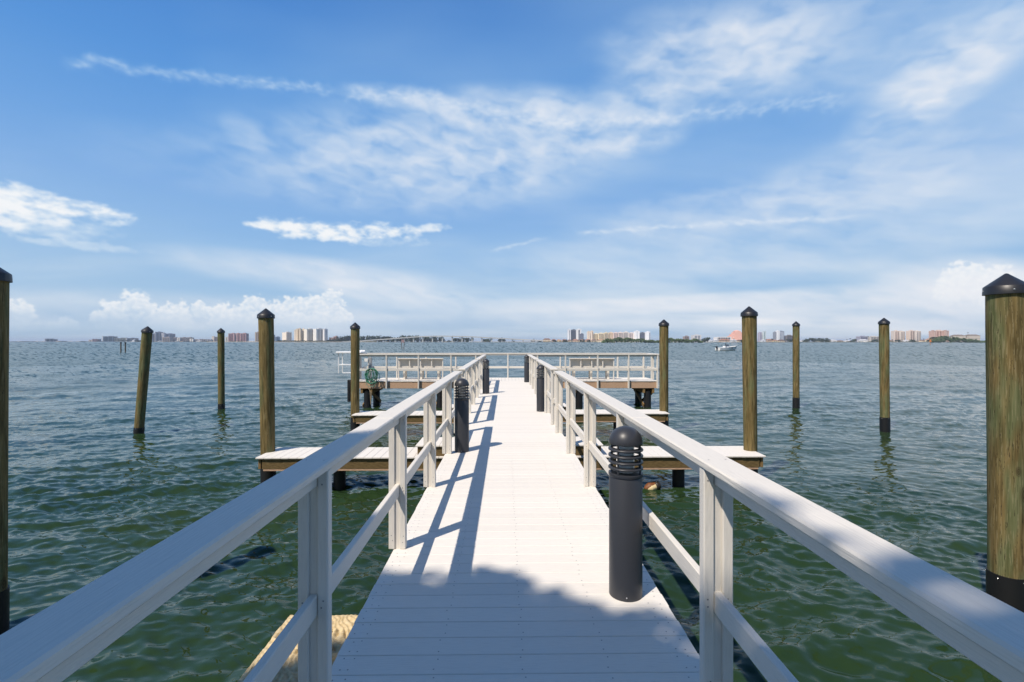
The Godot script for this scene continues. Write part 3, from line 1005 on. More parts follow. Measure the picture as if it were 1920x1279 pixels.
func make_benches() -> void:
	for b in [[-3.55, "white backed bench on the left half of the T head", 0], [3.62, "white backed bench on the right half of the T head", 1]]:
		var t := thing("bench", b[1], "bench", Vector3(b[0], DECK, -20.15), "benches on the T head")
		var w := 1.9
		# the back stands nearest the walkway; the seat looks out over the bay
		part(t, "backrest", box_mesh(Vector3(w - 0.08, 0.36, 0.026), 0.003, Vector3(0, 0.67, -0.13)), M.rail_x)
		part(t, "top_rail", box_mesh(Vector3(w, 0.035, 0.19), 0.004, Vector3(0, 0.872, -0.055)), M.rail_x)
		part(t, "lower_rail", box_mesh(Vector3(w - 0.08, 0.1, 0.036), 0.004, Vector3(0, 0.44, -0.015)), M.rail_x)
		for k in 5:
			var x := -w / 2 + 0.03 + k * (w - 0.06) / 4
			part(t, "stile", box_mesh(Vector3(0.045, 0.44 if k % 4 else 0.85, 0.05), 0.004, Vector3(x, 0.63 if k % 4 else 0.427, -0.03)), M.post)
		for k in 4:
			part(t, "seat_board", box_mesh(Vector3(w, 0.026, 0.112), 0.003, Vector3(0, 0.375, -0.2 - k * 0.118)), M.rail_x)
		for x in [-0.72, 0.0, 0.72]:
			part(t, "leg", box_mesh(Vector3(0.09, 0.36, 0.09), 0.004, Vector3(x, 0.18, -0.2)), M.post)
			part(t, "leg", box_mesh(Vector3(0.09, 0.36, 0.09), 0.004, Vector3(x, 0.18, -0.53)), M.post)

func make_head_things() -> void:
	# fish cleaning table off the left end
	var t := thing("cleaning_table", "white topped cleaning table standing off the left end of the T head", "table", Vector3(-6.5, 0, -20.35))
	part(t, "table_top", box_mesh(Vector3(1.05, 0.07, 0.7), 0.012, Vector3(0, 2.235, 0)), M.white)
	part(t, "back_edge", box_mesh(Vector3(0.6, 0.05, 0.03), 0.005, Vector3(0.2, 2.297, -0.3)), M.white)
	part(t, "shelf", box_mesh(Vector3(0.75, 0.035, 0.5), 0.006, Vector3(-0.08, 1.72, 0)), M.white)
	part(t, "shelf", box_mesh(Vector3(0.66, 0.03, 0.45), 0.006, Vector3(0.03, 1.38, 0)), M.white)
	for x in [-0.44, 0.3]:
		for z in [-0.24, 0.24]:
			part(t, "leg", box_mesh(Vector3(0.035, 0.85, 0.035), 0.004, Vector3(x, 1.79, z)), M.white)
	var p := thing("water_post", "grey service post with small white box behind the hose", "post", Vector3(-5.52, DECK, -19.72))
	part(p, "post", box_mesh(Vector3(0.13, 0.95, 0.1), 0.006, Vector3(0, 0.475, 0)), M.grey)
	part(p, "box", box_mesh(Vector3(0.15, 0.13, 0.06), 0.01, Vector3(-0.14, 0.83, 0.06)), M.white)
	var s2 := Shape.new()
	s2.tube([Vector3(0.03, 0.7, 0.05), Vector3(0.03, 0.7, 0.13), Vector3(0.03, 0.64, 0.15)], [0.018, 0.018, 0.015], 8)
	part(p, "tap", s2.done(), M.bolt)
	# coiled hose hung over the near railing, its tail dropping towards the water
	var h := thing("garden_hose", "green coiled garden hose hung over the T head railing at left", "hose", Vector3(-5.32, DECK, -19.27))
	for k in 12:
		var q := Shape.new()
		var pts := []
		var rad := []
		var rx := rng.randf_range(0.09, 0.27)
		var ry := rng.randf_range(0.2, 0.31)
		var cx := rng.randf_range(-0.06, 0.06)
		for i in 33:
			var a := TAU * i / 32
			pts.append(Vector3(cx + rx * sin(a) * (1.0 + 0.12 * sin(a * 2 + k)), 0.52 - ry + ry * cos(a), 0.03 + 0.008 * k + 0.03 * sin(a * 2 + k * 1.7)))
			rad.append(0.0125)
		q.tube(pts, rad, 7, 1, false)
		part(h, "coil", q.done(), M.hose if k % 3 else M.hose_old)
	var tail := Shape.new()
	tail.tube([Vector3(-0.22, 0.1, 0.08), Vector3(-0.2, -0.12, 0.1), Vector3(-0.08, -0.2, 0.1), Vector3(0.08, -0.19, 0.1), Vector3(0.2, -0.05, 0.1), Vector3(0.22, 0.1, 0.08)], [0.013, 0.013, 0.013, 0.013, 0.013, 0.013], 7)
	part(h, "tail", tail.done(), M.hose_old)
	var rp := thing("dock_line", "tan rope hanging from the T head edge below the hose", "rope", Vector3(-5.34, DECK, -19.22))
	var rs := Shape.new()
	rs.tube([Vector3(-0.16, -0.02, 0.05), Vector3(-0.11, -0.2, 0.08), Vector3(-0.03, -0.38, 0.07), Vector3(-0.01, -0.62, 0.06), Vector3(0.0, -0.9, 0.05)], [0.012, 0.012, 0.014, 0.018, 0.012], 7)
	part(rp, "strand", rs.done(), M.rope)
	rs = Shape.new()
	rs.tube([Vector3(-0.03, -0.36, 0.08), Vector3(0.02, -0.42, 0.09), Vector3(0.03, -0.56, 0.07), Vector3(0.02, -0.7, 0.06)], [0.013, 0.013, 0.012, 0.01], 7)
	part(rp, "loose_end", rs.done(), M.rope)

func make_near_things() -> void:
	# rippled ledge under the left side of the walkway
	var n := fbm(91, 1.0, 3)
	var st := SurfaceTool.new()
	st.begin(Mesh.PRIMITIVE_TRIANGLES)
	var nx := 190
	var nz := 390
	var y_of := func(x: float, z: float) -> float:
		var wx := n.get_noise_2d(x * 1.4, z * 1.4)
		var wz := n.get_noise_2d(x * 3.0 + 30.0, z * 3.0)
		var ph := (x * 0.86 - z * 0.6 + wx * 0.16 + wz * 0.05) * TAU / 0.05
		var deep := clampf(0.5 + 1.3 * n.get_noise_2d(x * 2.0 - 8.0, z * 5.0), 0.35, 1.0)
		return 0.345 + 0.017 * deep * (sin(ph) + 0.35 * sin(ph * 1.9 + wz * 9.0)) + 0.015 * wx
	for j in nz + 1:
		for i in nx + 1:
			var fx := float(i) / nx
			var fz := float(j) / nz
			var x := lerpf(-1.86 + 0.012 * n.get_noise_2d(fz * 9.0, 5.0), -0.3, fx)
			var z := lerpf(-4.17 + 0.012 * n.get_noise_2d(fx * 9.0, 1.0) + (0.02 if fx > 0.42 else 0.0), -0.9, fz)
			var y: float = y_of.call(x, z)
			y = lerpf(0.34, y, clampf(minf(i, j) / 5.0, 0.3, 1.0))
			st.add_vertex(Vector3(x, y, z))
	for j in nz:
		for i in nx:
			var a := j * (nx + 1) + i
			for q in [a, a + 1, a + nx + 1, a + 1, a + nx + 2, a + nx + 1]:
				st.add_index(q)
	st.generate_normals()
	var t := thing("stone_ledge", "rippled tan stone ledge under the left side of the walkway", "ledge")
	part(t, "rippled_top", st.commit(), M.rock)
	part(t, "base", box_mesh(Vector3(1.54, 1.4, 3.25), 0.02, Vector3(-1.08, -0.38, -2.53)), M.rock)
	# a split husk bobbing beside the walkway
	var f := thing("floating_husk", "small brown and cream husk floating beside the near bollard", "husk", Vector3(2.66, 0.02, -8.75))
	var turn := Basis(Vector3(0, 0, 1), 0.22) * Basis(Vector3.UP, 0.25)
	var s := Shape.new()
	s.xf = Transform3D(turn, Vector3.ZERO)
	var prof := []
	for k in 11:
		var a := -PI / 2 + PI * k / 10
		prof.append(Vector2(maxf(0.0, 0.085 * cos(a) * (1.0 + 0.12 * sin(k * 2.0))), 0.15 * sin(a)))
	s.xf = Transform3D(turn * Basis(Vector3(0, 0, 1), -PI / 2), Vector3(0, 0.03, 0))
	s.lathe(prof, 16)
	part(f, "husk", s.done(), plain(Color(0.16, 0.055, 0.015), 0.6))
	s = Shape.new()
	s.xf = Transform3D(turn * Basis(Vector3(0, 0, 1), -PI / 2), Vector3(0.0, 0.022, 0.03))
	s.lathe(prof.map(func(v): return Vector2(v.x * 0.8, v.y * 0.72)), 14)
	part(f, "flesh", s.done(), plain(Color(0.68, 0.55, 0.3), 0.5))
	s = Shape.new()
	s.xf = Transform3D(turn * Basis(Vector3(0, 0, 1), -PI / 2), Vector3(0.1, 0.05, 0.0))
	s.lathe(prof.map(func(v): return Vector2(v.x * 0.9, v.y * 0.45)), 14)
	part(f, "stem_end", s.done(), plain(Color(0.025, 0.02, 0.016), 0.5))

# ---------------------------------------------------------------- out on the bay
func make_bay_things() -> void:
	# open motor boat under way, bow to the right
	var t := thing("motor_boat", "white centre console motor boat with T top crossing the bay", "boat", Vector3(65.7, 0.0, -142.5))
	t.rotation.y = 0.32
	t.scale = Vector3(0.95, 0.95, 0.95)
	var st := Shape.new()
	# stations along the hull: x, half beam at the gunwale, gunwale height, chine half beam, chine height, keel height
	var stations := [[-3.4, 1.15, 0.82, 1.0, 0.1, -0.35], [-1.8, 1.22, 0.84, 1.05, 0.1, -0.4], [0.0, 1.24, 0.92, 1.05, 0.14, -0.4], [1.6, 1.12, 1.06, 0.82, 0.26, -0.35], [2.8, 0.78, 1.22, 0.45, 0.46, -0.18], [3.6, 0.34, 1.34, 0.16, 0.75, 0.2], [4.05, 0.03, 1.42, 0.02, 1.1, 0.8]]
	st.smooth(1)
	for k in stations.size() - 1:
		var a: Array = stations[k]
		var b: Array = stations[k + 1]
		for s in [-1.0, 1.0]:
			var a1 := Vector3(a[0], a[2], s * a[1])
			var a2 := Vector3(a[0], a[4], s * a[3])
			var a3 := Vector3(a[0], a[5], 0)
			var b1 := Vector3(b[0], b[2], s * b[1])
			var b2 := Vector3(b[0], b[4], s * b[3])
			var b3 := Vector3(b[0], b[5], 0)
			st.smooth(1 if s < 0 else 2)
			st.quad(a1, b1, b2, a2, Vector3(0, 0.2, s))
			st.smooth(3 if s < 0 else 4)
			st.quad(a2, b2, b3, a3, Vector3(0, -1, s * 0.5))
			st.smooth(-1)
			st.quad(a1, b1, b1 - Vector3(0, 0.12, s * minf(0.18, b[1] * 0.8)), a1 - Vector3(0, 0.12, s * 0.18), Vector3.UP)
	st.quad(Vector3(-3.4, 0.82, -1.15), Vector3(-3.4, 0.82, 1.15), Vector3(-3.4, 0.1, 1.0), Vector3(-3.4, 0.1, -1.0), Vector3.LEFT)
	st.tri(Vector3(-3.4, 0.1, 1.0), Vector3(-3.4, 0.1, -1.0), Vector3(-3.4, -0.35, 0), Vector3.LEFT)
	part(t, "hull", st.done(), M.white)
	var deck := Shape.new()
	deck.prism([Vector2(-3.3, -0.95), Vector2(-3.3, 0.95), Vector2(1.6, 0.92), Vector2(2.8, 0.6), Vector2(3.6, 0.2), Vector2(3.6, -0.2), Vector2(2.8, -0.6), Vector2(1.6, -0.92)], 0.0, 0.05)
	var dk := part(t, "cockpit_sole", deck.done(), M.white, Transform3D(Basis(Vector3.RIGHT, PI / 2), Vector3(0, 0.4, 0)))
	dk.position.y = 0.4
	for s in [-1.0, 1.0]:
		var band := Shape.new()
		band.quad(Vector3(1.0, 0.86, s * 1.19), Vector3(3.62, 1.2, s * 0.36), Vector3(3.3, 0.62, s * 0.33), Vector3(1.0, 0.55, s * 1.15), Vector3(0, 0, s))
		part(t, "hull_stripe", band.done(), M.dark)
	part(t, "console", box_mesh(Vector3(0.9, 1.0, 0.8), 0.06, Vector3(0.3, 0.9, 0)), M.white)
	part(t, "windshield", box_mesh(Vector3(0.06, 0.5, 0.8), 0.01, Vector3(0.55, 1.6, 0)), M.grey)
	part(t, "helm_seat", box_mesh(Vector3(0.6, 0.9, 0.9), 0.05, Vector3(-0.75, 0.85, 0)), M.white)
	part(t, "hard_top", box_mesh(Vector3(2.2, 0.09, 1.7), 0.03, Vector3(-0.1, 2.55, 0)), M.white)
	for x in [-0.7, 0.6]:
		for s in [-0.5, 0.5]:
			var q := Shape.new()
			q.tube([Vector3(x, 0.5, s), Vector3(x * 1.1, 2.52, s * 1.3)], [0.03, 0.03], 6)
			part(t, "top_leg", q.done(), M.grey)
	var om := Shape.new()
	om.box(Vector3(-3.75, 1.0, 0), Vector3(0.5, 0.75, 0.5), 0.1)
	om.box(Vector3(-3.72, 0.3, 0), Vector3(0.26, 0.9, 0.16), 0.03)
	part(t, "outboard_motor", om.done(), M.dark)
	var pr := person_mesh()
	var who := part(self, "person", pr, plain(Color(0.05, 0.06, 0.09), 0.8))
	who.transform = t.transform * Transform3D(Basis(Vector3.UP, PI / 2), Vector3(-0.28, 0.45, 0.0))
	tag(who, "person in dark clothing standing at the boat's helm", "person")
	# channel markers
	for m in [[-95.0, -120.2, 2.35, "left post of the twin channel posts off the left shore"], [-93.9, -120.2, 2.35, "right post of the twin channel posts off the left shore"]]:
		var p := thing("channel_post", m[3], "post", Vector3(m[0], 0, m[1]), "twin channel posts")
		part(p, "post", cylinder(0.14, -1.0, m[2], 10), M.bark)
		part(p, "cap", cylinder(0.2, m[2] - 0.15, m[2] + 0.12, 10), M.cap)
	var mk := thing("channel_marker", "slender channel marker with board seen before the bridge", "marker", Vector3(-38.5, 0, -181.0))
	for x in [-0.35, 0.35]:
		part(mk, "post", cylinder(0.12, -1.0, 2.3, 10), M.bark, Transform3D(Basis(Vector3.BACK, -x * 0.2), Vector3(x, 0, 0)))
	part(mk, "board", box_mesh(Vector3(1.1, 1.1, 0.06), 0.01, Vector3(0, 2.75, 0.1)), plain(Color(0.3, 0.2, 0.2), 0.6))
	var ob := thing("channel_marker", "orange topped channel marker off the right shore", "marker", Vector3(330.6, 0, -370.7))
	part(ob, "post", cylinder(0.22, -1.0, 2.4, 10), plain(Color(0.4, 0.2, 0.1), 0.7))
	var tri := Shape.new()
	tri.prism([Vector2(-1.1, 2.3), Vector2(1.1, 2.3), Vector2(0.0, 4.4)], 0.2, 0.3)
	part(ob, "board", tri.done(), plain(Color(0.75, 0.25, 0.06), 0.6))

func person_mesh() -> ArrayMesh:
	# a standing figure as one skin: ellipsoid-like tapered limbs joined by a smooth field
	var bones := [
		[Vector3(0, 0.95, 0), 0.15, Vector3(0, 1.38, 0), 0.17], [Vector3(0, 1.4, 0), 0.07, Vector3(0, 1.56, 0.01), 0.06], [Vector3(0, 1.62, 0.01), 0.1, Vector3(0, 1.68, 0.0), 0.1],
		[Vector3(-0.1, 0.92, 0), 0.1, Vector3(-0.11, 0.5, 0.02), 0.07], [Vector3(-0.11, 0.5, 0.02), 0.07, Vector3(-0.11, 0.06, 0), 0.05], [Vector3(-0.11, 0.05, 0), 0.05, Vector3(-0.12, 0.04, 0.16), 0.04],
		[Vector3(0.1, 0.92, 0), 0.1, Vector3(0.11, 0.5, 0.02), 0.07], [Vector3(0.11, 0.5, 0.02), 0.07, Vector3(0.11, 0.06, 0), 0.05], [Vector3(0.11, 0.05, 0), 0.05, Vector3(0.12, 0.04, 0.16), 0.04],
		[Vector3(-0.19, 1.38, 0), 0.06, Vector3(-0.25, 1.12, 0.06), 0.05], [Vector3(-0.25, 1.12, 0.06), 0.05, Vector3(-0.17, 1.05, 0.3), 0.035],
		[Vector3(0.19, 1.38, 0), 0.06, Vector3(0.25, 1.12, 0.06), 0.05], [Vector3(0.25, 1.12, 0.06), 0.05, Vector3(0.17, 1.05, 0.3), 0.035]]
	var cell := 0.03
	var lo := Vector3(-0.36, -0.03, -0.24)
	var nx := 25
	var ny := 62
	var nz := 22
	var f := PackedFloat32Array()
	f.resize(nx * ny * nz)
	for k in nz:
		for j in ny:
			for i in nx:
				var p := lo + Vector3(i, j, k) * cell
				var d := 1.0
				for b in bones:
					var ab: Vector3 = b[2] - b[0]
					var q := clampf((p - b[0]).dot(ab) / ab.length_squared(), 0, 1)
					var e: float = (p - b[0] - ab * q).length() - lerpf(b[1], b[3], q)
					var h := clampf(0.5 + (d - e) / 0.1, 0, 1)
					d = lerpf(d, e, h) - 0.05 * h * (1.0 - h)
				f[(k * ny + j) * nx + i] = d
	var at := {}
	var verts := []
	for k in nz - 1:
		for j in ny - 1:
			for i in nx - 1:
				var sum := Vector3.ZERO
				var n := 0
				var inside := 0
				for c in 8:
					var d0 := f[((k + (c >> 2)) * ny + j + ((c >> 1) & 1)) * nx + i + (c & 1)]
					if d0 < 0.0:
						inside += 1
					for ax in 3:
						if c & (1 << ax):
							continue
						var c2: int = c | (1 << ax)
						var d1 := f[((k + (c2 >> 2)) * ny + j + ((c2 >> 1) & 1)) * nx + i + (c2 & 1)]
						if (d0 < 0.0) != (d1 < 0.0):
							var p := Vector3(c & 1, (c >> 1) & 1, c >> 2)
							p[ax] += d0 / (d0 - d1)
							sum += p
							n += 1
				if n > 0:
					at[Vector3i(i, j, k)] = verts.size()
					verts.append(lo + (Vector3(i, j, k) + sum / n) * cell)
	var s := Shape.new()
	s.smooth(1)
	for c in at:
		for ax in 3:
			var o := Vector3i.ZERO
			o[ax] = 1
			var u := Vector3i.ZERO
			u[(ax + 1) % 3] = 1
			var v := Vector3i.ZERO
			v[(ax + 2) % 3] = 1
			var i0: Vector3i = c
			var i1 := i0 + o
			if i1.x >= nx or i1.y >= ny or i1.z >= nz or not (at.has(c - u) and at.has(c - v) and at.has(c - u - v)):
				continue
			var d0 := f[(i0.z * ny + i0.y) * nx + i0.x]
			var d1 := f[(i1.z * ny + i1.y) * nx + i1.x]
			if (d0 < 0.0) == (d1 < 0.0):
				continue
			s.quad(verts[at[c]], verts[at[c - u]], verts[at[c - u - v]], verts[at[c - v]], Vector3(o) * (1.0 if d0 < 0.0 else -1.0))
	return s.done()

# ---------------------------------------------------------------- the far shore
# left and right edge, height, distance, wall colour, glass colour, places of the window bays, label
const TOWERS := [
	[-762.6, -732.0, 32.8, 1650, Color(0.72, 0.64, 0.54), Color(0.4, 0.34, 0.3), [0.3, 0.7], "cream tower left of the tall gold cluster, corner towards us", 20.7, 23.3],
	[-618.6, -590.8, 39.8, 1490, Color(0.78, 0.72, 0.62), Color(0.5, 0.45, 0.4), [0.3, 0.7], "first white tower right of the gold towers", 29.6, 14.4],
	[-590.8, -562.3, 40.8, 1490, Color(0.78, 0.75, 0.7), Color(0.5, 0.48, 0.46), [0.3, 0.7], "second white tower right of the gold towers", 29.6, 15.3],
	[-562.3, -549.2, 40.1, 1490, Color(0.74, 0.72, 0.7), Color(0.45, 0.44, 0.44), [0.5], "slim white end tower right of the gold towers", 12.5, 7.7],
	[-2162.8, -2140.5, 14.5, 2300, Color(0.42, 0.36, 0.36), Color(0.12, 0.12, 0.14), [0.3, 0.7], "stepped shaded block, leftmost raised building on the far shore", 33.2, 5.8],
	[-2159.1, -2141.5, 12.1, 2320, Color(0.42, 0.36, 0.36), Color(0.12, 0.12, 0.14), [0.5], "smaller shaded block joined to the leftmost shore building", 26.3, 4.4],
	[-1848.1, -1811.6, 24.9, 2250, Color(0.46, 0.46, 0.46), Color(0.14, 0.15, 0.18), [0.2, 0.5, 0.8], "grey mid rise block beside a slim white one, far left shore", 55.9, 8.6],
	[-1743.3, -1711.5, 16.8, 2250, Color(0.42, 0.42, 0.44), Color(0.13, 0.13, 0.15), [0.2, 0.5, 0.8], "low grey block between channel posts and leaning pile", 46.6, 8.6],
	[-1599.5, -1585.1, 36.5, 2200, Color(0.44, 0.43, 0.44), Color(0.14, 0.14, 0.17), [0.5], "slim shaded tower just right of the leaning pile cap", 18.3, 5.6],
	[-1579.2, -1558.8, 44.7, 2200, Color(0.44, 0.43, 0.45), Color(0.13, 0.14, 0.17), [0.3, 0.7], "tallest shaded tower right of the leaning pile", 32.0, 4.2],
	[-1544.3, -1514.3, 36.6, 2210, Color(0.44, 0.43, 0.46), Color(0.14, 0.14, 0.18), [0.25, 0.6, 0.85], "second shaded tower right of the leaning pile", 45.9, 7.0],
	[-873.3, -859.5, 25.9, 1800, Color(0.42, 0.41, 0.42), Color(0.12, 0.12, 0.14), [0.5], "shaded slim tower right of the near left finger pile", 18.8, 4.6],
	[-865.1, -850.2, 18.7, 1820, Color(0.5, 0.52, 0.56), Color(0.2, 0.22, 0.27), [0.5], "pale low tower between two taller groups", 19.0, 5.8],
	[-1968.9, -1951.5, 9.0, 2300, Color(0.5, 0.42, 0.36), Color(0.2, 0.18, 0.18), [0.5], "low cream block left of a reddish one on the far shore"],
	[-1943.0, -1918.2, 13.2, 2290, Color(0.24, 0.15, 0.17), Color(0.1, 0.08, 0.1), [0.25, 0.75], "low reddish grey block on the far left shore"],
	[-1860.3, -1843.3, 23.4, 2250, Color(0.6, 0.58, 0.55), Color(0.25, 0.25, 0.28), [0.5], "slim white block attached to a grey one, far left shore"],
	[-1817.2, -1753.5, 17.1, 2260, Color(0.24, 0.26, 0.25), Color(0.12, 0.13, 0.14), [0.1, 0.3, 0.5, 0.7, 0.9], "long low grey green block behind the twin channel posts"],
	[-1562.4, -1548.0, 40.2, 2205, Color(0.42, 0.42, 0.45), Color(0.12, 0.13, 0.18), [0.8], "light grey tower wing beside the tallest shaded tower"],
	[-1518.7, -1486.0, 20.4, 2150, Color(0.42, 0.36, 0.32), Color(0.2, 0.18, 0.18), [0.2, 0.5, 0.8], "tan low block in front of the two shaded towers"],
	[-1502.0, -1476.0, 19.0, 2180, Color(0.3, 0.27, 0.27), Color(0.14, 0.13, 0.14), [0.2, 0.5, 0.8], "taupe low block right of the two shaded towers"],
	[-1466.8, -1455.0, 17.9, 2170, Color(0.68, 0.62, 0.54), Color(0.3, 0.28, 0.26), [0.5], "small cream block between two taupe shore blocks"],
	[-1460.5, -1438.0, 19.4, 2180, Color(0.34, 0.3, 0.29), Color(0.16, 0.14, 0.15), [0.2, 0.5, 0.8], "taupe mid block, left of a matching pair"],
	[-1435.6, -1410.7, 19.5, 2180, Color(0.32, 0.29, 0.28), Color(0.15, 0.14, 0.15), [0.2, 0.5, 0.8], "taupe mid block, right of a matching pair"],
	[-1378.8, -1363.8, 13.2, 2120, Color(0.75, 0.7, 0.64), Color(0.3, 0.28, 0.28), [0.5], "small bright white block left of dark windowed blocks"],
	[-1368.0, -1347.1, 11.6, 2130, Color(0.5, 0.48, 0.48), Color(0.07, 0.07, 0.09), [0.3, 0.7], "low white block with dark glazing, first of three"],
	[-1342.4, -1314.6, 12.1, 2130, Color(0.5, 0.47, 0.46), Color(0.07, 0.07, 0.09), [0.2, 0.5, 0.8], "low white block with dark glazing, middle of three"],
	[-1310.0, -1291.4, 11.1, 2130, Color(0.46, 0.44, 0.44), Color(0.07, 0.07, 0.09), [0.3, 0.7], "low white block with dark glazing, last of three"],
	[-1295.1, -1285.8, 23.9, 2140, Color(0.72, 0.62, 0.5), Color(0.35, 0.3, 0.26), [], "slim cream block left of the thin distant mooring pile"],
	[-1285.8, -1264.8, 21.0, 2140, Color(0.25, 0.22, 0.22), Color(0.12, 0.11, 0.12), [0.3, 0.7], "grey brown block half behind the thin distant pile"],
	[-1242.6, -1229.7, 20.4, 2150, Color(0.66, 0.6, 0.52), Color(0.3, 0.28, 0.26), [0.5], "small cream block just left of the red apartment slab"],
	[-1085.7, -1061.9, 33.0, 1900, Color(0.46, 0.29, 0.28), Color(0.2, 0.1, 0.12), [0.25, 0.6], "left wing of the rose red apartment slab"],
	[-1063.6, -1045.9, 33.3, 1905, Color(0.47, 0.3, 0.28), Color(0.14, 0.07, 0.09), [0.75], "middle wing of the rose red apartment slab"],
	[-1041.1, -1016.2, 33.4, 1900, Color(0.46, 0.29, 0.28), Color(0.2, 0.1, 0.12), [0.3, 0.7], "right wing of the rose red apartment slab"],
	[-930.3, -914.6, 36.0, 1800, Color(0.45, 0.36, 0.28), Color(0.22, 0.18, 0.16), [0.4, 0.8], "beige tower half hidden by the near left finger pile"],
	[-654.7, -647.4, 38.2, 1500, Color(0.74, 0.64, 0.52), Color(0.4, 0.33, 0.26), [], "pale end bay of the tall gold tower cluster"],
	[-643.0, -630.8, 41.1, 1490, Color(0.72, 0.6, 0.44), Color(0.4, 0.29, 0.18), [0.45], "gold tower, second bay of the tall cluster"],
	[-637.2, -624.8, 40.5, 1505, Color(0.78, 0.67, 0.5), Color(0.46, 0.34, 0.22), [0.3], "deep gold tower left of the first white tower"],
	[-547.1, -534.0, 13.9, 1500, Color(0.48, 0.34, 0.28), Color(0.24, 0.18, 0.16), [0.3, 0.7], "low salmon block right of the tall cluster"],
	[-537.5, -524.3, 17.3, 1510, Color(0.46, 0.3, 0.25), Color(0.22, 0.15, 0.14), [0.3, 0.7], "brown rose block beside the shoreline trees"],
	[188.1, 197.0, 38.4, 1450, Color(0.75, 0.76, 0.78), Color(0.35, 0.37, 0.42), [0.5], "white left wing of the grey glass tower"],
	[197.7, 213.8, 37.2, 1455, Color(0.2, 0.22, 0.26), Color(0.12, 0.13, 0.17), [0.25, 0.5, 0.75], "dark glass middle of the white hotel tower"],
	[213.1, 228.4, 38.7, 1450, Color(0.78, 0.78, 0.78), Color(0.12, 0.13, 0.17), [0.55], "white right wing of the grey glass tower"],
	[219.7, 230.8, 24.4, 1420, Color(0.16, 0.18, 0.24), Color(0.3, 0.32, 0.4), [0.6], "small dark block at the foot of the white hotel tower"],
	[247.0, 254.2, 32.0, 1450, Color(0.8, 0.68, 0.55), Color(0.45, 0.33, 0.24), [], "left peach turret of the long yellow resort"],
	[256.6, 264.7, 33.0, 1450, Color(0.78, 0.66, 0.53), Color(0.4, 0.3, 0.22), [0.7], "right peach turret of the long yellow resort"],
	[265.6, 281.0, 25.3, 1455, Color(0.82, 0.74, 0.56), Color(0.42, 0.34, 0.24), [0.2, 0.5, 0.8], "first pale yellow wing of the long resort"],
	[280.8, 295.4, 26.8, 1450, Color(0.83, 0.75, 0.57), Color(0.42, 0.34, 0.24), [0.2, 0.5, 0.8], "second pale yellow wing of the long resort"],
	[296.6, 311.1, 28.2, 1452, Color(0.8, 0.7, 0.5), Color(0.4, 0.34, 0.28), [0.25, 0.5, 0.75], "cream yellow wing with arched top in long resort"],
	[312.6, 325.5, 28.9, 1455, Color(0.78, 0.64, 0.46), Color(0.36, 0.3, 0.26), [0.25, 0.75], "apricot wing in the middle of the long resort"],
	[325.2, 339.8, 28.5, 1450, Color(0.8, 0.66, 0.6), Color(0.4, 0.34, 0.32), [0.2, 0.5, 0.8], "blush pink wing of the long resort"],
	[340.6, 354.3, 29.4, 1450, Color(0.82, 0.72, 0.66), Color(0.4, 0.36, 0.34), [0.2, 0.5, 0.8], "pale pink wing with domed top in long resort"],
	[355.6, 372.6, 30.4, 1452, Color(0.82, 0.76, 0.7), Color(0.36, 0.33, 0.32), [0.2, 0.45, 0.7], "off white wing with dark bays in long resort"],
	[374.2, 390.4, 28.2, 1455, Color(0.78, 0.7, 0.66), Color(0.38, 0.34, 0.34), [0.25, 0.6], "last low white wing of the long resort"],
	[388.5, 403.8, 32.9, 1445, Color(0.84, 0.84, 0.84), Color(0.45, 0.47, 0.52), [], "plain white tower right of the long resort"],
	[406.0, 421.4, 28.5, 1450, Color(0.22, 0.24, 0.29), Color(0.14, 0.15, 0.2), [0.25, 0.5, 0.75], "grey glass block between two plain white towers"],
	[420.8, 436.1, 30.7, 1445, Color(0.84, 0.85, 0.86), Color(0.3, 0.33, 0.4), [0.85], "second white tower, left of far right finger pile"],
	[484.5, 498.4, 15.7, 1300, Color(0.3, 0.24, 0.22), Color(0.14, 0.12, 0.12), [0.3, 0.7], "brown block behind the mangrove islet"],
	[509.3, 531.1, 19.2, 1300, Color(0.6, 0.6, 0.6), Color(0.25, 0.26, 0.3), [0.3, 0.7], "pale grey flat topped block behind mangrove islet"],
	[552.7, 589.1, 13.3, 1250, Color(0.74, 0.72, 0.7), Color(0.12, 0.12, 0.15), [0.15, 0.33, 0.5, 0.67, 0.85], "white low block with five dark windows above the boat"],
	[849.2, 857.2, 32.0, 1600, Color(0.5, 0.46, 0.54), Color(0.28, 0.26, 0.33), [0.5], "lilac slim tower beside the near right finger pile"],
	[860.8, 871.6, 36.2, 1600, Color(0.66, 0.72, 0.72), Color(0.26, 0.36, 0.36), [0.5], "pale green white slim tower right of near right pile"],
	[845.0, 851.7, 31.8, 1500, Color(0.3, 0.32, 0.37), Color(0.16, 0.17, 0.22), [0.5], "grey left bay of the white round tower"],
	[848.9, 857.3, 35.4, 1495, Color(0.84, 0.84, 0.84), Color(0.5, 0.5, 0.54), [], "white front of the striped round tower"],
	[860.1, 874.5, 33.8, 1500, Color(0.34, 0.37, 0.43), Color(0.7, 0.72, 0.76), [0.3, 0.7], "striped grey bay of the white round tower"],
	[882.1, 904.0, 20.8, 1500, Color(0.22, 0.2, 0.2), Color(0.12, 0.11, 0.12), [0.2, 0.5, 0.8], "brown grey flat block left of thin right pile"],
	[1264.0, 1290.9, 20.2, 1700, Color(0.4, 0.38, 0.45), Color(0.22, 0.21, 0.26), [0.2, 0.5, 0.8], "lilac grey low block left of distant right pile"],
	[1300.5, 1333.2, 19.4, 1700, Color(0.66, 0.6, 0.52), Color(0.35, 0.31, 0.28), [0.2, 0.5, 0.8], "cream low block half behind distant right pile"],
	[1223.8, 1240.8, 35.3, 1500, Color(0.78, 0.64, 0.53), Color(0.42, 0.3, 0.24), [0.3, 0.7], "peach half of the left twin tower at right"],
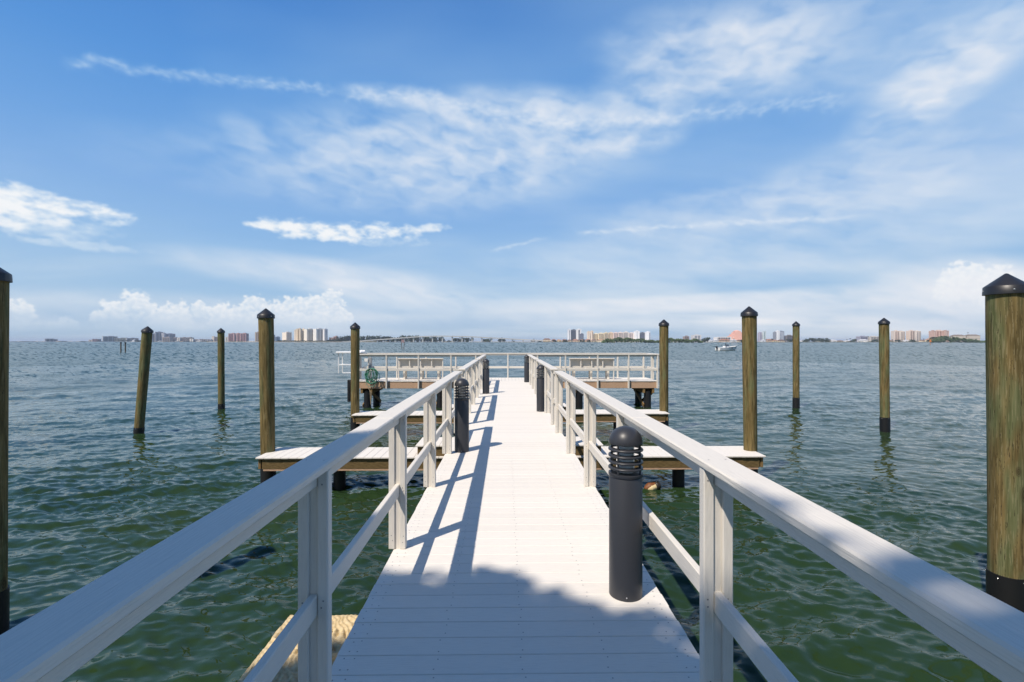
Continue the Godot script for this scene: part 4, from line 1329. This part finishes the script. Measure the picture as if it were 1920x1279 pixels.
	[1249.1, 1266.2, 34.1, 1510, Color(0.78, 0.68, 0.58), Color(0.42, 0.36, 0.32), [0.4, 0.8], "cream half of the left twin tower at right"],
	[1272.2, 1290.0, 35.8, 1500, Color(0.77, 0.63, 0.52), Color(0.36, 0.25, 0.2), [0.3, 0.7], "peach half of the right twin tower at right"],
	[1298.6, 1317.5, 34.8, 1510, Color(0.8, 0.7, 0.6), Color(0.42, 0.36, 0.32), [0.4, 0.8], "cream half of the right twin tower at right"],
	[1254.8, 1267.5, 33.1, 1400, Color(0.52, 0.35, 0.28), Color(0.7, 0.55, 0.45), [0.5], "terracotta left end of the brown and cream block"],
	[1272.0, 1295.9, 34.2, 1405, Color(0.74, 0.58, 0.48), Color(0.4, 0.18, 0.12), [0.15, 0.5, 0.85], "cream middle of the terracotta banded block"],
	[1291.3, 1304.8, 33.5, 1400, Color(0.52, 0.36, 0.29), Color(0.7, 0.56, 0.46), [0.5], "terracotta right end of the brown and cream block"],
]
# left and right edge, ridge height, distance, kind, label
const HOUSES := [
	[108.6, 131.9, 11.1, 1400, 0, "cream house with brown hip roof at the bridge end"],
	[133.4, 147.4, 8.9, 1400, 1, "first terracotta roofed house on the middle shore"],
	[149.0, 163.0, 8.0, 1400, 2, "yellow walled house with orange roof on middle shore"],
	[163.4, 177.3, 8.6, 1390, 1, "wide terracotta roofed house left of the glass hotel"],
	[177.5, 191.3, 7.3, 1380, 0, "small cream house in front of the glass hotel"],
	[193.5, 210.5, 8.8, 1385, 1, "rust roofed house in front of the white hotel wing"],
	[212.8, 228.2, 8.3, 1390, 2, "orange roofed house right of the glass hotel"],
	[229.0, 245.9, 8.8, 1385, 1, "rust roofed house below the peach turrets"],
	[246.6, 261.9, 7.9, 1380, 0, "cream house below the first yellow resort wing"],
	[264.4, 281.4, 8.9, 1385, 2, "orange roofed house left of the mangrove islet"],
	[490.4, 499.4, 5.9, 1150, 3, "small white house left of the running boat"],
	[502.0, 513.6, 7.1, 1150, 3, "white gabled house above the boat stern"],
	[511.7, 534.7, 8.5, 1140, 1, "wide brick red house above the boat"],
	[543.2, 556.1, 7.2, 1150, 3, "white house above the boat bow"],
	[558.7, 572.9, 6.5, 1150, 0, "cream house left of the near right finger pile"],
	[616.8, 627.1, 6.5, 1150, 3, "white house right of the near right finger pile"],
	[629.7, 641.3, 8.3, 1150, 1, "red roofed house right of the near right pile"],
	[643.9, 655.6, 6.3, 1150, 2, "yellow house below the striped round tower"],
	[658.1, 672.4, 6.8, 1150, 0, "cream house right of the round tower foot"],
	[806.9, 818.6, 6.2, 1300, 3, "white house right of the thin right pile"],
	[844.9, 859.6, 6.5, 1300, 3, "white house between two dark shore trees"],
	[883.0, 903.5, 7.1, 1300, 3, "wide white roofed house on the right shore"],
	[906.5, 921.1, 5.3, 1300, 0, "small cream house on the right shore"],
	[927.0, 943.1, 5.6, 1300, 3, "low white boathouse on the right shore"],
	[965.1, 991.6, 7.9, 1300, 3, "pale house with wide roof left of distant right pile"],
	[1047.4, 1059.2, 6.5, 1300, 0, "cream house left of the twin towers"],
	[1091.5, 1101.8, 6.5, 1300, 3, "white house between the twin towers"],
	[1135.7, 1150.4, 7.1, 1300, 0, "cream house right of the twin towers"],
	[1109.0, 1126.0, 10.3, 1250, 2, "orange walled house before the terracotta block"],
	[-2256.6, -2237.2, 2.7, 2250, 3, "tiny white house furthest left on the shore"],
	[-2174.1, -2154.7, 2.7, 2250, 3, "tiny white house left of the leftmost raised block"],
	[-2145.0, -2125.5, 3.7, 2250, 3, "tiny white house touching the leftmost raised block"],
	[-2076.9, -2055.0, 2.7, 2250, 2, "tiny orange walled house right of the leftmost raised blocks"],
	[-2018.6, -2001.5, 2.7, 2250, 3, "small pale house on far left shore"],
	[-1984.5, -1965.0, 3.2, 2250, 3, "small white boathouse on far left shore"],
	[-1690.2, -1675.9, 9.5, 2200, 3, "white domed pavilion house on far left shore"],
	[-1539.8, -1525.8, 2.7, 2150, 3, "tiny white boathouse under the tallest shaded tower"],
	[-1465.0, -1448.6, 2.7, 2150, 3, "tiny white boathouse below the taupe block"],
	[-1444.0, -1427.6, 2.7, 2150, 0, "tiny cream boathouse below the taupe pair"],
	[-1350.0, -1331.5, 2.7, 2120, 3, "tiny white boathouse below dark glazed blocks"],
	[-984.5, -956.2, 4.7, 1850, 3, "low white pavilion right of the red slab"],
	[-668.7, -655.6, 5.0, 1500, 3, "low white pavilion below the gold cluster"],
	[-610.3, -599.0, 4.6, 1470, 0, "cream pavilion at the foot of the first white tower"],
	[1268.2, 1308.0, 21.5, 1350, 4, "left half of the long brown roofed condominium"],
	[1308.0, 1349.5, 22.1, 1350, 4, "right half of the long brown roofed condominium"],
]
# place, width, height, distance
const TREES := [
	[-502.5, 19.7, 17.4, 1480],
	[-489.5, 19.7, 18.4, 1480],
	[-476.5, 19.7, 19.1, 1485],
	[-447.0, 23.1, 18.5, 1490],
	[-430.6, 23.1, 20.1, 1490],
	[-412.6, 23.1, 18.2, 1490],
	[-397.9, 21.5, 19.1, 1490],
	[-381.5, 21.5, 19.8, 1490],
	[-365.1, 19.8, 16.8, 1490],
	[-345.4, 19.8, 15.2, 1490],
	[-324.1, 21.5, 18.2, 1490],
	[-307.7, 21.5, 19.8, 1490],
	[-289.6, 21.5, 20.5, 1490],
	[-271.6, 19.8, 20.1, 1490],
	[-248.6, 21.5, 15.9, 1490],
	[-230.5, 23.1, 16.5, 1490],
	[-210.8, 23.1, 17.2, 1490],
	[-196.0, 16.5, 14.2, 1490],
	[-145.0, 28.1, 13.6, 1490],
	[-115.4, 24.8, 12.9, 1490],
	[-173.0, 14.9, 5.7, 1490],
	[-59.4, 26.4, 10.9, 1490],
	[-11.6, 19.8, 12.9, 1490],
	[24.6, 8.2, 4.0, 1480],
	[81.2, 10.9, 5.5, 1410],
	[100.0, 14.1, 6.5, 1410],
	[492.6, 20.9, 11.9, 1180],
	[556.7, 9.9, 6.9, 1120],
	[645.9, 13.0, 8.4, 1170],
	[747.7, 16.6, 8.3, 1250],
	[806.0, 15.6, 9.0, 1280],
	[826.2, 18.4, 11.0, 1280],
	[850.7, 18.4, 11.6, 1280],
	[863.6, 12.8, 8.4, 1280],
	[940.2, 12.9, 7.9, 1290],
	[998.5, 14.3, 8.5, 1290],
	[1027.7, 11.4, 6.2, 1290],
	[1054.5, 11.3, 6.7, 1280],
	[1095.0, 12.8, 7.0, 1280],
	[1105.8, 11.0, 7.7, 1240],
	[139.7, 10.6, 7.0, 1370],
	[170.1, 10.6, 7.6, 1370],
	[218.9, 12.1, 8.2, 1370],
	[237.1, 9.1, 6.7, 1370],
	[-2220.7, 24.4, 2.7, 2200],
	[-2173.2, 24.4, 3.2, 2200],
	[-2144.8, 29.2, 3.2, 2200],
	[-1997.5, 29.2, 4.1, 2200],
	[-1902.3, 24.4, 3.7, 2200],
	[-1830.9, 19.5, 3.7, 2200],
	[-1730.8, 29.2, 8.5, 2200],
	[-1654.4, 34.1, 8.5, 2200],
	[-1382.3, 18.8, 3.6, 2120],
	[-1310.8, 18.8, 3.2, 2120],
	[-1041.0, 14.3, 3.5, 1850],
	[-1012.7, 14.3, 3.9, 1850],
	[-676.4, 19.4, 5.6, 1460],
	[-662.0, 17.8, 6.2, 1460],
	[-623.7, 16.2, 5.0, 1460],
	[-585.3, 19.4, 5.0, 1460],
	[-559.7, 19.4, 5.0, 1460],
	[-529.3, 19.4, 7.2, 1460],
	[-511.7, 19.4, 9.1, 1460],
]
const PALMS := [
	[82.2, 11.7, 1400],
	[187.0, 9.0, 1360],
	[205.2, 9.6, 1360],
	[259.6, 9.9, 1360],
	[500.9, 11.3, 1130],
	[521.1, 11.5, 1130],
	[538.9, 10.8, 1130],
	[915.6, 10.7, 1280],
	[924.3, 12.7, 1280],
	[938.7, 11.3, 1280],
	[973.4, 17.9, 1280],
	[1030.4, 9.8, 1270],
	[1115.3, 11.2, 1270],
	[1293.2, 30.1, 1330],
]

func make_far_shore() -> void:
	var mats := {}
	var mat := func(c: Color) -> Material:
		if not mats.has(c):
			mats[c] = plain(c, 0.8, 0.3)
		return mats[c]
	for b in TOWERS:
		var w: float = b[1] - b[0]
		var h: float = b[2]
		var deep := clampf(w * 0.8, 12.0, 24.0)
		var turned: bool = b.size() > 8
		var t := thing("apartment_tower" if h > 22.0 else "apartment_block", b[7], "building", Vector3((b[0] + b[1]) / 2, 1.0, -b[3]), "buildings along the far shore")
		h -= 1.0
		if turned:
			# stands corner on: one face to the sun, one away from it
			w = b[8]
			deep = b[9]
			t.rotation.y = 1.02
			t.position.x = b[1] - w / 2 * cos(1.02)
		part(t, "wall", box_mesh(Vector3(w - 0.3, h, deep), 0.0, Vector3(0, h / 2, -deep / 2)), mat.call(b[4]))
		part(t, "parapet", box_mesh(Vector3(w + 0.2, 0.9, 0.5), 0.0, Vector3(0, h + 0.1, 0.0)), mat.call(b[4]))
		if h > 14.0:
			part(t, "roof_house", box_mesh(Vector3(w * 0.36, 2.4, deep * 0.4), 0.0, Vector3(w * 0.08, h + 1.2, -deep * 0.5)), mat.call(Color(b[4].r * 0.92, b[4].g * 0.92, b[4].b * 0.94)))
		var floors := maxi(2, int(h / 3.2))
		for a in b[6]:
			var x: float = (a - 0.5) * w
			var bw: float = minf(w * 0.7 / b[6].size(), w * 0.26)
			part(t, "window_bay", box_mesh(Vector3(bw, h * 0.9, 0.3), 0.0, Vector3(x, h * 0.48, 0.1)), mat.call(b[5]))
			var s := Shape.new()
			for k in floors:
				s.box(Vector3(x, (k + 0.55) * h / floors, 0.7), Vector3(bw * 1.08, 0.55, 1.2))
			part(t, "balcony_stack", s.done(), mat.call(b[4])).set_meta("kind", "stuff")
		if b[6].is_empty():
			var s := Shape.new()
			for k in floors:
				s.box(Vector3(0, (k + 0.5) * h / floors, 0.05), Vector3(w * 0.3, h / floors * 0.42, 0.25))
			part(t, "window_column", s.done(), mat.call(b[5])).set_meta("kind", "stuff")
	# the pink hotel with its stepped, rounded top
	var ph := thing("hotel", "salmon pink hotel with stepped rounded top behind the boat", "building", Vector3(634.0, 1.0, -1300.0), "buildings along the far shore")
	var pink := Color(0.74, 0.42, 0.33)
	var px := 1.44
	for q in [[-17.0, 22.0, 16.0], [-13.0, 16.0, 21.0], [-9.0, 8.0, 26.0], [-6.0, 3.0, 29.5]]:
		part(ph, "wing", box_mesh(Vector3((q[1] - q[0]) * px, q[2], 14.0 + q[2] * 0.2), 0.4, Vector3((q[0] + q[1]) / 2 * px, q[2] / 2, -8.0)), mat.call(pink))
	var dome := Shape.new()
	dome.lathe([Vector2(8.0, 0), Vector2(7.4, 1.6), Vector2(5.5, 3.0), Vector2(2.8, 3.8), Vector2(0, 4.0)], 16, 1, Vector3.ONE, Vector3(-2.5, 28.0, -8))
	part(ph, "dome", dome.done(), mat.call(Color(0.7, 0.4, 0.32)))
	for k in 9:
		part(ph, "window_bay", box_mesh(Vector3(1.6, 12.0, 0.5), 0.0, Vector3((-15.0 + k * 4.2) * px, 8.5, 0.9)), mat.call(Color(0.8, 0.6, 0.52)))
	# low houses
	var walls := [Color(0.7, 0.58, 0.42), Color(0.62, 0.46, 0.34), Color(0.74, 0.62, 0.42), Color(0.8, 0.8, 0.79), Color(0.5, 0.44, 0.36)]
	var roofs := [Color(0.17, 0.1, 0.08), Color(0.34, 0.17, 0.12), Color(0.4, 0.23, 0.14), Color(0.55, 0.55, 0.56), Color(0.2, 0.15, 0.11)]
	for b in HOUSES:
		var w: float = b[1] - b[0]
		var h: float = maxf(b[2] - 1.0, 3.6)
		var k: int = b[4]
		var t := thing("shore_house", b[5], "house", Vector3((b[0] + b[1]) / 2, 1.0, -b[3]), "houses along the far shore")
		var eave := h * (0.62 if k != 4 else 0.84)
		part(t, "wall", box_mesh(Vector3(w * 0.92, eave, 10.0), 0.0, Vector3(0, eave / 2, -5.0)), mat.call(walls[k]))
		var s := Shape.new()
		var rw := w * 0.5
		var e0 := [Vector3(-rw, eave, 0.6), Vector3(rw, eave, 0.6), Vector3(rw, eave, -10.6), Vector3(-rw, eave, -10.6)]
		var r0 := Vector3(-rw * 0.5, h, -5.0)
		var r1 := Vector3(rw * 0.5, h, -5.0)
		s.quad(e0[0], e0[1], r1, r0, Vector3(0, 1, 1))
		s.quad(e0[2], e0[3], r0, r1, Vector3(0, 1, -1))
		s.tri(e0[1], e0[2], r1, Vector3(1, 1, 0))
		s.tri(e0[3], e0[0], r0, Vector3(-1, 1, 0))
		s.quad(e0[0], e0[1], e0[2], e0[3], Vector3.DOWN)
		part(t, "roof", s.done(), mat.call(roofs[k]))
		var nwin := clampi(int(w / 4.0), 1, 9)
		for q in nwin:
			part(t, "window", box_mesh(Vector3(1.5, minf(1.6, eave * 0.45), 0.2), 0.0, Vector3(((q + 0.5) / nwin - 0.5) * w * 0.86, eave * 0.52, 0.06)), mat.call(Color(0.06, 0.07, 0.09)))
	# trees: three crowns shared between them, each with trunk and leaf clumps
	var crowns := [crown_mesh(3, 480), crown_mesh(4, 480), crown_mesh(5, 480)]
	var greens := [plain(Color(0.035, 0.06, 0.025), 0.8), plain(Color(0.045, 0.07, 0.028), 0.8), plain(Color(0.03, 0.052, 0.026), 0.8)]
	var trunk := cylinder(0.05, 0.0, 0.5, 6)
	var k2 := 0
	var order := TREES.duplicate()
	order.sort_custom(func(a, c): return a[0] / a[3] < c[0] / c[3])
	var counted := {}
	var nth := ["first", "second", "third", "fourth", "fifth", "sixth", "seventh", "eighth", "ninth", "tenth", "eleventh", "twelfth", "thirteenth", "fourteenth", "fifteenth", "sixteenth", "seventeenth", "eighteenth", "nineteenth", "twentieth"]
	for b in order:
		var where := "left of the bridge" if b[0] < -330 else ("behind the bridge" if b[0] < 60 else ("on the middle shore" if b[0] < 430 else "on the right shore"))
		if b[3] > 1800:
			where = "on the far left shore"
		counted[where] = counted.get(where, 0) + 1
		var t := thing("shore_tree", "dark green rounded tree, %s from the left of those %s" % [nth[counted[where] - 1], where], "tree", Vector3(b[0], 0.8, -b[3]), "trees " + where)
		var h: float = b[2] - 0.8
		part(t, "trunk", trunk, M.bark, Transform3D(Basis.from_scale(Vector3(h, h, h)), Vector3.ZERO))
		part(t, "crown", crowns[k2 % 3], greens[k2 % 3], Transform3D(Basis(Vector3.UP, k2 * 1.3) * Basis.from_scale(Vector3(b[1] * 0.85, h * 1.08, b[1] * 0.85)), Vector3.ZERO))
		k2 += 1
	var frond := palm_mesh()
	for b in PALMS:
		var n := PALMS.find(b)
		var t := thing("palm_tree", ["palm at the right end of the bridge", "palm before the glass hotel, left of two", "palm before the glass hotel, right of two", "palm below the yellow resort wings", "palm above the boat stern, left of three", "palm above the boat, middle of three", "palm above the boat bow, right of three", "short palm on the right shore, left of three", "tall palm on the right shore, middle of three", "palm on the right shore, right of three", "tall dark palm left of the distant right pile", "palm left of the twin towers", "palm right of the twin towers", "tall palm rising over the brown roofed condominium"][n], "tree", Vector3(b[0], 0.8, -b[2]), "palms on the far shore")
		var h: float = b[1] - 0.8
		part(t, "trunk", cylinder(0.35, 0.0, h - 1.5, 7), M.bark)
		part(t, "crown", frond, greens[n % 3], Transform3D(Basis(Vector3.UP, n * 0.7), Vector3(0, h - 2.2, 0)))
	# mangroves: a dense low thicket in front of the resort and one at the right
	for g in [[162.0, 330.0, -800.0, 9.0, 26.0, "dense green mangrove thicket on the islet before the resort"], [815.0, 925.0, -900.0, 11.5, 30.0, "bright green mangrove thicket by the right edge"], [-700.0, -395.0, -1452.0, 5.0, 14.0, "low green scrub along the shore left of the bridge"], [-1560.0, -1020.0, -2205.0, 3.4, 14.0, "thin dark scrub along the far left shore"], [520.0, 1330.0, -1195.0, 2.4, 12.0, "low dark scrub along the right shore"], [90.0, 260.0, -1362.0, 2.6, 10.0, "low scrub before the orange roofed houses"]]:
		var mm := mangrove(g[0], g[1], g[2], g[3], g[4])
		var bright: bool = g[3] > 8.0
		var o := part(self, "mangrove_thicket" if bright else "shore_scrub", mm, plain(Color(0.05, 0.085, 0.022) if bright else Color(0.045, 0.06, 0.03), 0.8))
		o.set_meta("kind", "stuff")
		tag(o, g[5], "mangrove" if bright else "scrub")
	# the high bridge behind
	var path := [Vector2(-475.3, 1.16), Vector2(-452.3, 2.39), Vector2(-413.8, 4.86), Vector2(-383.1, 7.33), Vector2(-329.2, 11.05), Vector2(-290.7, 14.14), Vector2(-244.4, 17.24), Vector2(-210.4, 18.33), Vector2(-174.9, 18.64), Vector2(-136.3, 17.87), Vector2(-97.6, 16.64), Vector2(-58.9, 14.79), Vector2(-12.4, 12.0), Vector2(18.6, 10.14), Vector2(57.4, 7.97), Vector2(85.3, 7.04), Vector2(108.6, 5.8)]
	var t2 := thing("bridge", "long arched grey road bridge on tall piers across the bay", "bridge", Vector3(0, 0, -1400))
	var conc := mat.call(Color(0.5, 0.5, 0.48))
	var deck := Shape.new()
	var rail := Shape.new()
	for k in path.size() - 1:
		deck.bar(Vector3(path[k].x, path[k].y - 1.5, 0), Vector3(path[k + 1].x, path[k + 1].y - 1.5, 0), 11.0, 2.2)
		rail.bar(Vector3(path[k].x, path[k].y - 0.2, 5.3), Vector3(path[k + 1].x, path[k + 1].y - 0.2, 5.3), 0.35, 1.0)
	part(t2, "road_deck", deck.done(), conc)
	part(t2, "parapet", rail.done(), conc)
	for x in [-346.0, -319.9, -293.7, -266.8, -239.8, -212.0, -183.4, -154.8, -126.2, -97.6, -69.0, -40.3, -10.9, 20.1, 51.1, 80.0]:
		var y := 0.0
		for k in path.size() - 1:
			if x >= path[k].x and x <= path[k + 1].x:
				y = lerpf(path[k].y, path[k + 1].y, (x - path[k].x) / (path[k + 1].x - path[k].x))
		var p := Shape.new()
		p.prism([Vector2(-1.6, -1.0), Vector2(1.6, -1.0), Vector2(1.5, y - 4.9), Vector2(2.8, y - 2.7), Vector2(-2.8, y - 2.7), Vector2(-1.5, y - 4.9)], -3.0, 3.0)
		part(t2, "pier", p.done(), conc, Transform3D(Basis(), Vector3(x, 0, 0)))

func crown_mesh(s: int, count: int) -> ArrayMesh:
	# unit tree crown: clumps of leaf faces on several lobes
	var r := RandomNumberGenerator.new()
	r.seed = s
	var sh := Shape.new()
	var lobes := []
	for k in 15:
		lobes.append([Vector3(r.randf_range(-0.6, 0.6), r.randf_range(0.14, 0.8), r.randf_range(-0.6, 0.6)), r.randf_range(0.17, 0.3)])
	for k in count:
		var l: Array = lobes[r.randi() % lobes.size()]
		var d := Vector3(r.randfn(), r.randfn() * 0.8, r.randfn()).normalized()
		var p: Vector3 = l[0] + d * l[1] * r.randf_range(0.55, 1.0)
		var n := (d + Vector3(r.randfn(), r.randfn(), r.randfn()) * 0.5).normalized()
		var u := n.cross(Vector3(r.randfn(), r.randfn(), r.randfn())).normalized() * r.randf_range(0.07, 0.13)
		var v := n.cross(u.normalized()) * r.randf_range(0.06, 0.11)
		sh.tri(p - u - v * 0.6, p + u - v * 0.4, p + v, n)
		sh.tri(p - u * 0.7 + v * 0.5, p - v, p + u + v * 0.7, n)
	return sh.done()

func palm_mesh() -> ArrayMesh:
	var sh := Shape.new()
	for k in 14:
		var a := TAU * k / 14 + 0.2 * sin(k * 3.0)
		var lift := 0.9 - 0.25 * (k % 4)
		var d := Vector3(cos(a), 0, sin(a))
		var side := Vector3(-d.z, 0, d.x)
		var prev := Vector3.ZERO
		for q in 4:
			var f := (q + 1) / 4.0
			var p := d * 2.8 * f + Vector3(0, lift * f * 1.8 - 2.2 * f * f, 0)
			var w0 := 0.32 * sin(PI * (0.15 + 0.8 * q / 4.0))
			var w1 := 0.32 * sin(PI * (0.15 + 0.8 * f))
			sh.quad(prev - side * w0, prev + side * w0, p + side * w1 - Vector3(0, 0.1, 0), p - side * w1 - Vector3(0, 0.1, 0), Vector3.UP)
			prev = p
	return sh.done()

func mangrove(x0: float, x1: float, z: float, tall: float, deep: float) -> ArrayMesh:
	var r := RandomNumberGenerator.new()
	r.seed = int(absf(x0)) + 5
	var n := fbm(int(absf(x0)), 1.0, 3)
	var sh := Shape.new()
	var count := int((x1 - x0) * clampf(70.0 / tall, 7.0, 16.0))
	for k in count:
		var x := r.randf_range(x0, x1)
		var edge := smoothstep(0.0, 0.06, (x - x0) / (x1 - x0)) * smoothstep(0.0, 0.03, (x1 - x) / (x1 - x0))
		var top := tall * (0.62 + 0.75 * n.get_noise_2d(x / tall * 0.12, 3.0) + 0.4 * n.get_noise_2d(x / tall * 0.5, 9.0)) * (0.35 + 0.65 * edge)
		var y := top * sqrt(r.randf())
		var zz := z - r.randf() * deep * 0.5 - y / tall * deep * 0.25
		var p := Vector3(x, maxf(y, 0.1), zz)
		var d := Vector3(r.randfn() * 0.7, 0.5 + r.randf(), 0.8 + r.randfn() * 0.5).normalized()
		var s := tall * r.randf_range(0.12, 0.26)
		var u := d.cross(Vector3(r.randfn(), r.randfn(), r.randfn())).normalized() * s
		var v := d.cross(u.normalized()) * s
		sh.tri(p - u - v * 0.7, p + u - v * 0.5, p + v, d)
		sh.tri(p - u * 0.8 + v * 0.4, p - v * 0.9, p + u + v * 0.5, d)
	return sh.done()

# ---------------------------------------------------------------- the tree on the bank that shades the near end
func make_shade_tree() -> void:
	var t := thing("shade_tree", "tall leafy tree on the bank shading the near end of the dock", "tree", Vector3(-8.4, 0.9, 9.6), "trees on the bank")
	var r := RandomNumberGenerator.new()
	r.seed = 21
	var trunk := Shape.new()
	trunk.tube([Vector3(0, -0.3, 0), Vector3(0.15, 3.0, -0.3), Vector3(0.5, 6.4, -1.2)], [0.42, 0.32, 0.24], 12)
	part(t, "trunk", trunk.done(), M.bark)
	# lobes of the crown: x and z from the trunk's foot, height, radius
	var lobes := [[1.9, -5.9, 11.4, 1.1], [2.85, -5.9, 11.2, 1.0], [3.3, -5.5, 11.1, 0.95], [3.6, -4.8, 11.2, 0.85], [2.9, -4.1, 11.2, 1.35], [1.5, -4.5, 11.2, 1.7], [-0.4, -3.9, 11.0, 2.3], [1.6, -2.4, 11.0, 2.2], [-1.7, -5.0, 11.2, 1.6], [3.2, -4.6, 11.6, 1.0], [2.4, -5.4, 11.8, 1.1], [-0.2, -0.8, 9.6, 2.4], [-2.6, -2.0, 9.8, 2.2],
		[1.4, -6.9, 11.3, 0.34], [1.85, -7.05, 11.2, 0.28], [2.3, -6.8, 11.3, 0.36], [2.85, -6.95, 11.2, 0.3], [3.3, -6.55, 11.1, 0.36], [3.75, -6.4, 11.2, 0.3], [4.1, -5.9, 11.2, 0.34], [4.35, -5.3, 11.2, 0.3], [0.95, -6.75, 11.2, 0.26], [4.6, -4.9, 11.1, 0.17]]
	for l in lobes:
		var c := Vector3(l[0], l[2], l[1])
		var b := Shape.new()
		b.tube([Vector3(0.5, 6.2, -1.15), c * Vector3(0.5, 1, 0.5) + Vector3(0.2, -2.6, -0.6), c], [0.14, 0.1, 0.03], 7)
		part(t, "limb", b.done(), M.bark)
	var sh := Shape.new()
	for l in lobes:
		var c := Vector3(l[0], l[2], l[1])
		for k in int(1300 * l[3] * l[3]):
			var d := Vector3(r.randfn(), r.randfn(), r.randfn()).normalized()
			var p: Vector3 = c + d * l[3] * (0.3 + 0.7 * pow(r.randf(), 0.5))
			var n := (d * 0.6 + Vector3(r.randfn(), r.randfn() + 0.6, r.randfn())).normalized()
			var u := n.cross(Vector3(r.randfn(), r.randfn(), r.randfn())).normalized()
			var v := n.cross(u)
			var s := r.randf_range(0.08, 0.14)
			sh.tri(p - u * s, p + v * s * 0.55, p + u * s, n)
			sh.tri(p - u * s, p + u * s, p - v * s * 0.55, n)
	part(t, "crown", sh.done(), M.leaf)
	for c in [[6.5, 15.0, 2.2, "tall leafy tree on the bank behind the dock, to the right"], [-19.0, 13.0, 0.9, "tall leafy tree on the bank far to the left"], [17.0, 16.0, 4.0, "tall leafy tree on the bank far to the right"]]:
		var o := t.duplicate()
		o.name = numbered("shade_tree")
		add_child(o)
		o.position = Vector3(c[0], 0.9, c[1])
		o.rotation.y = c[2]
		tag(o, c[3], "tree", "trees on the bank")
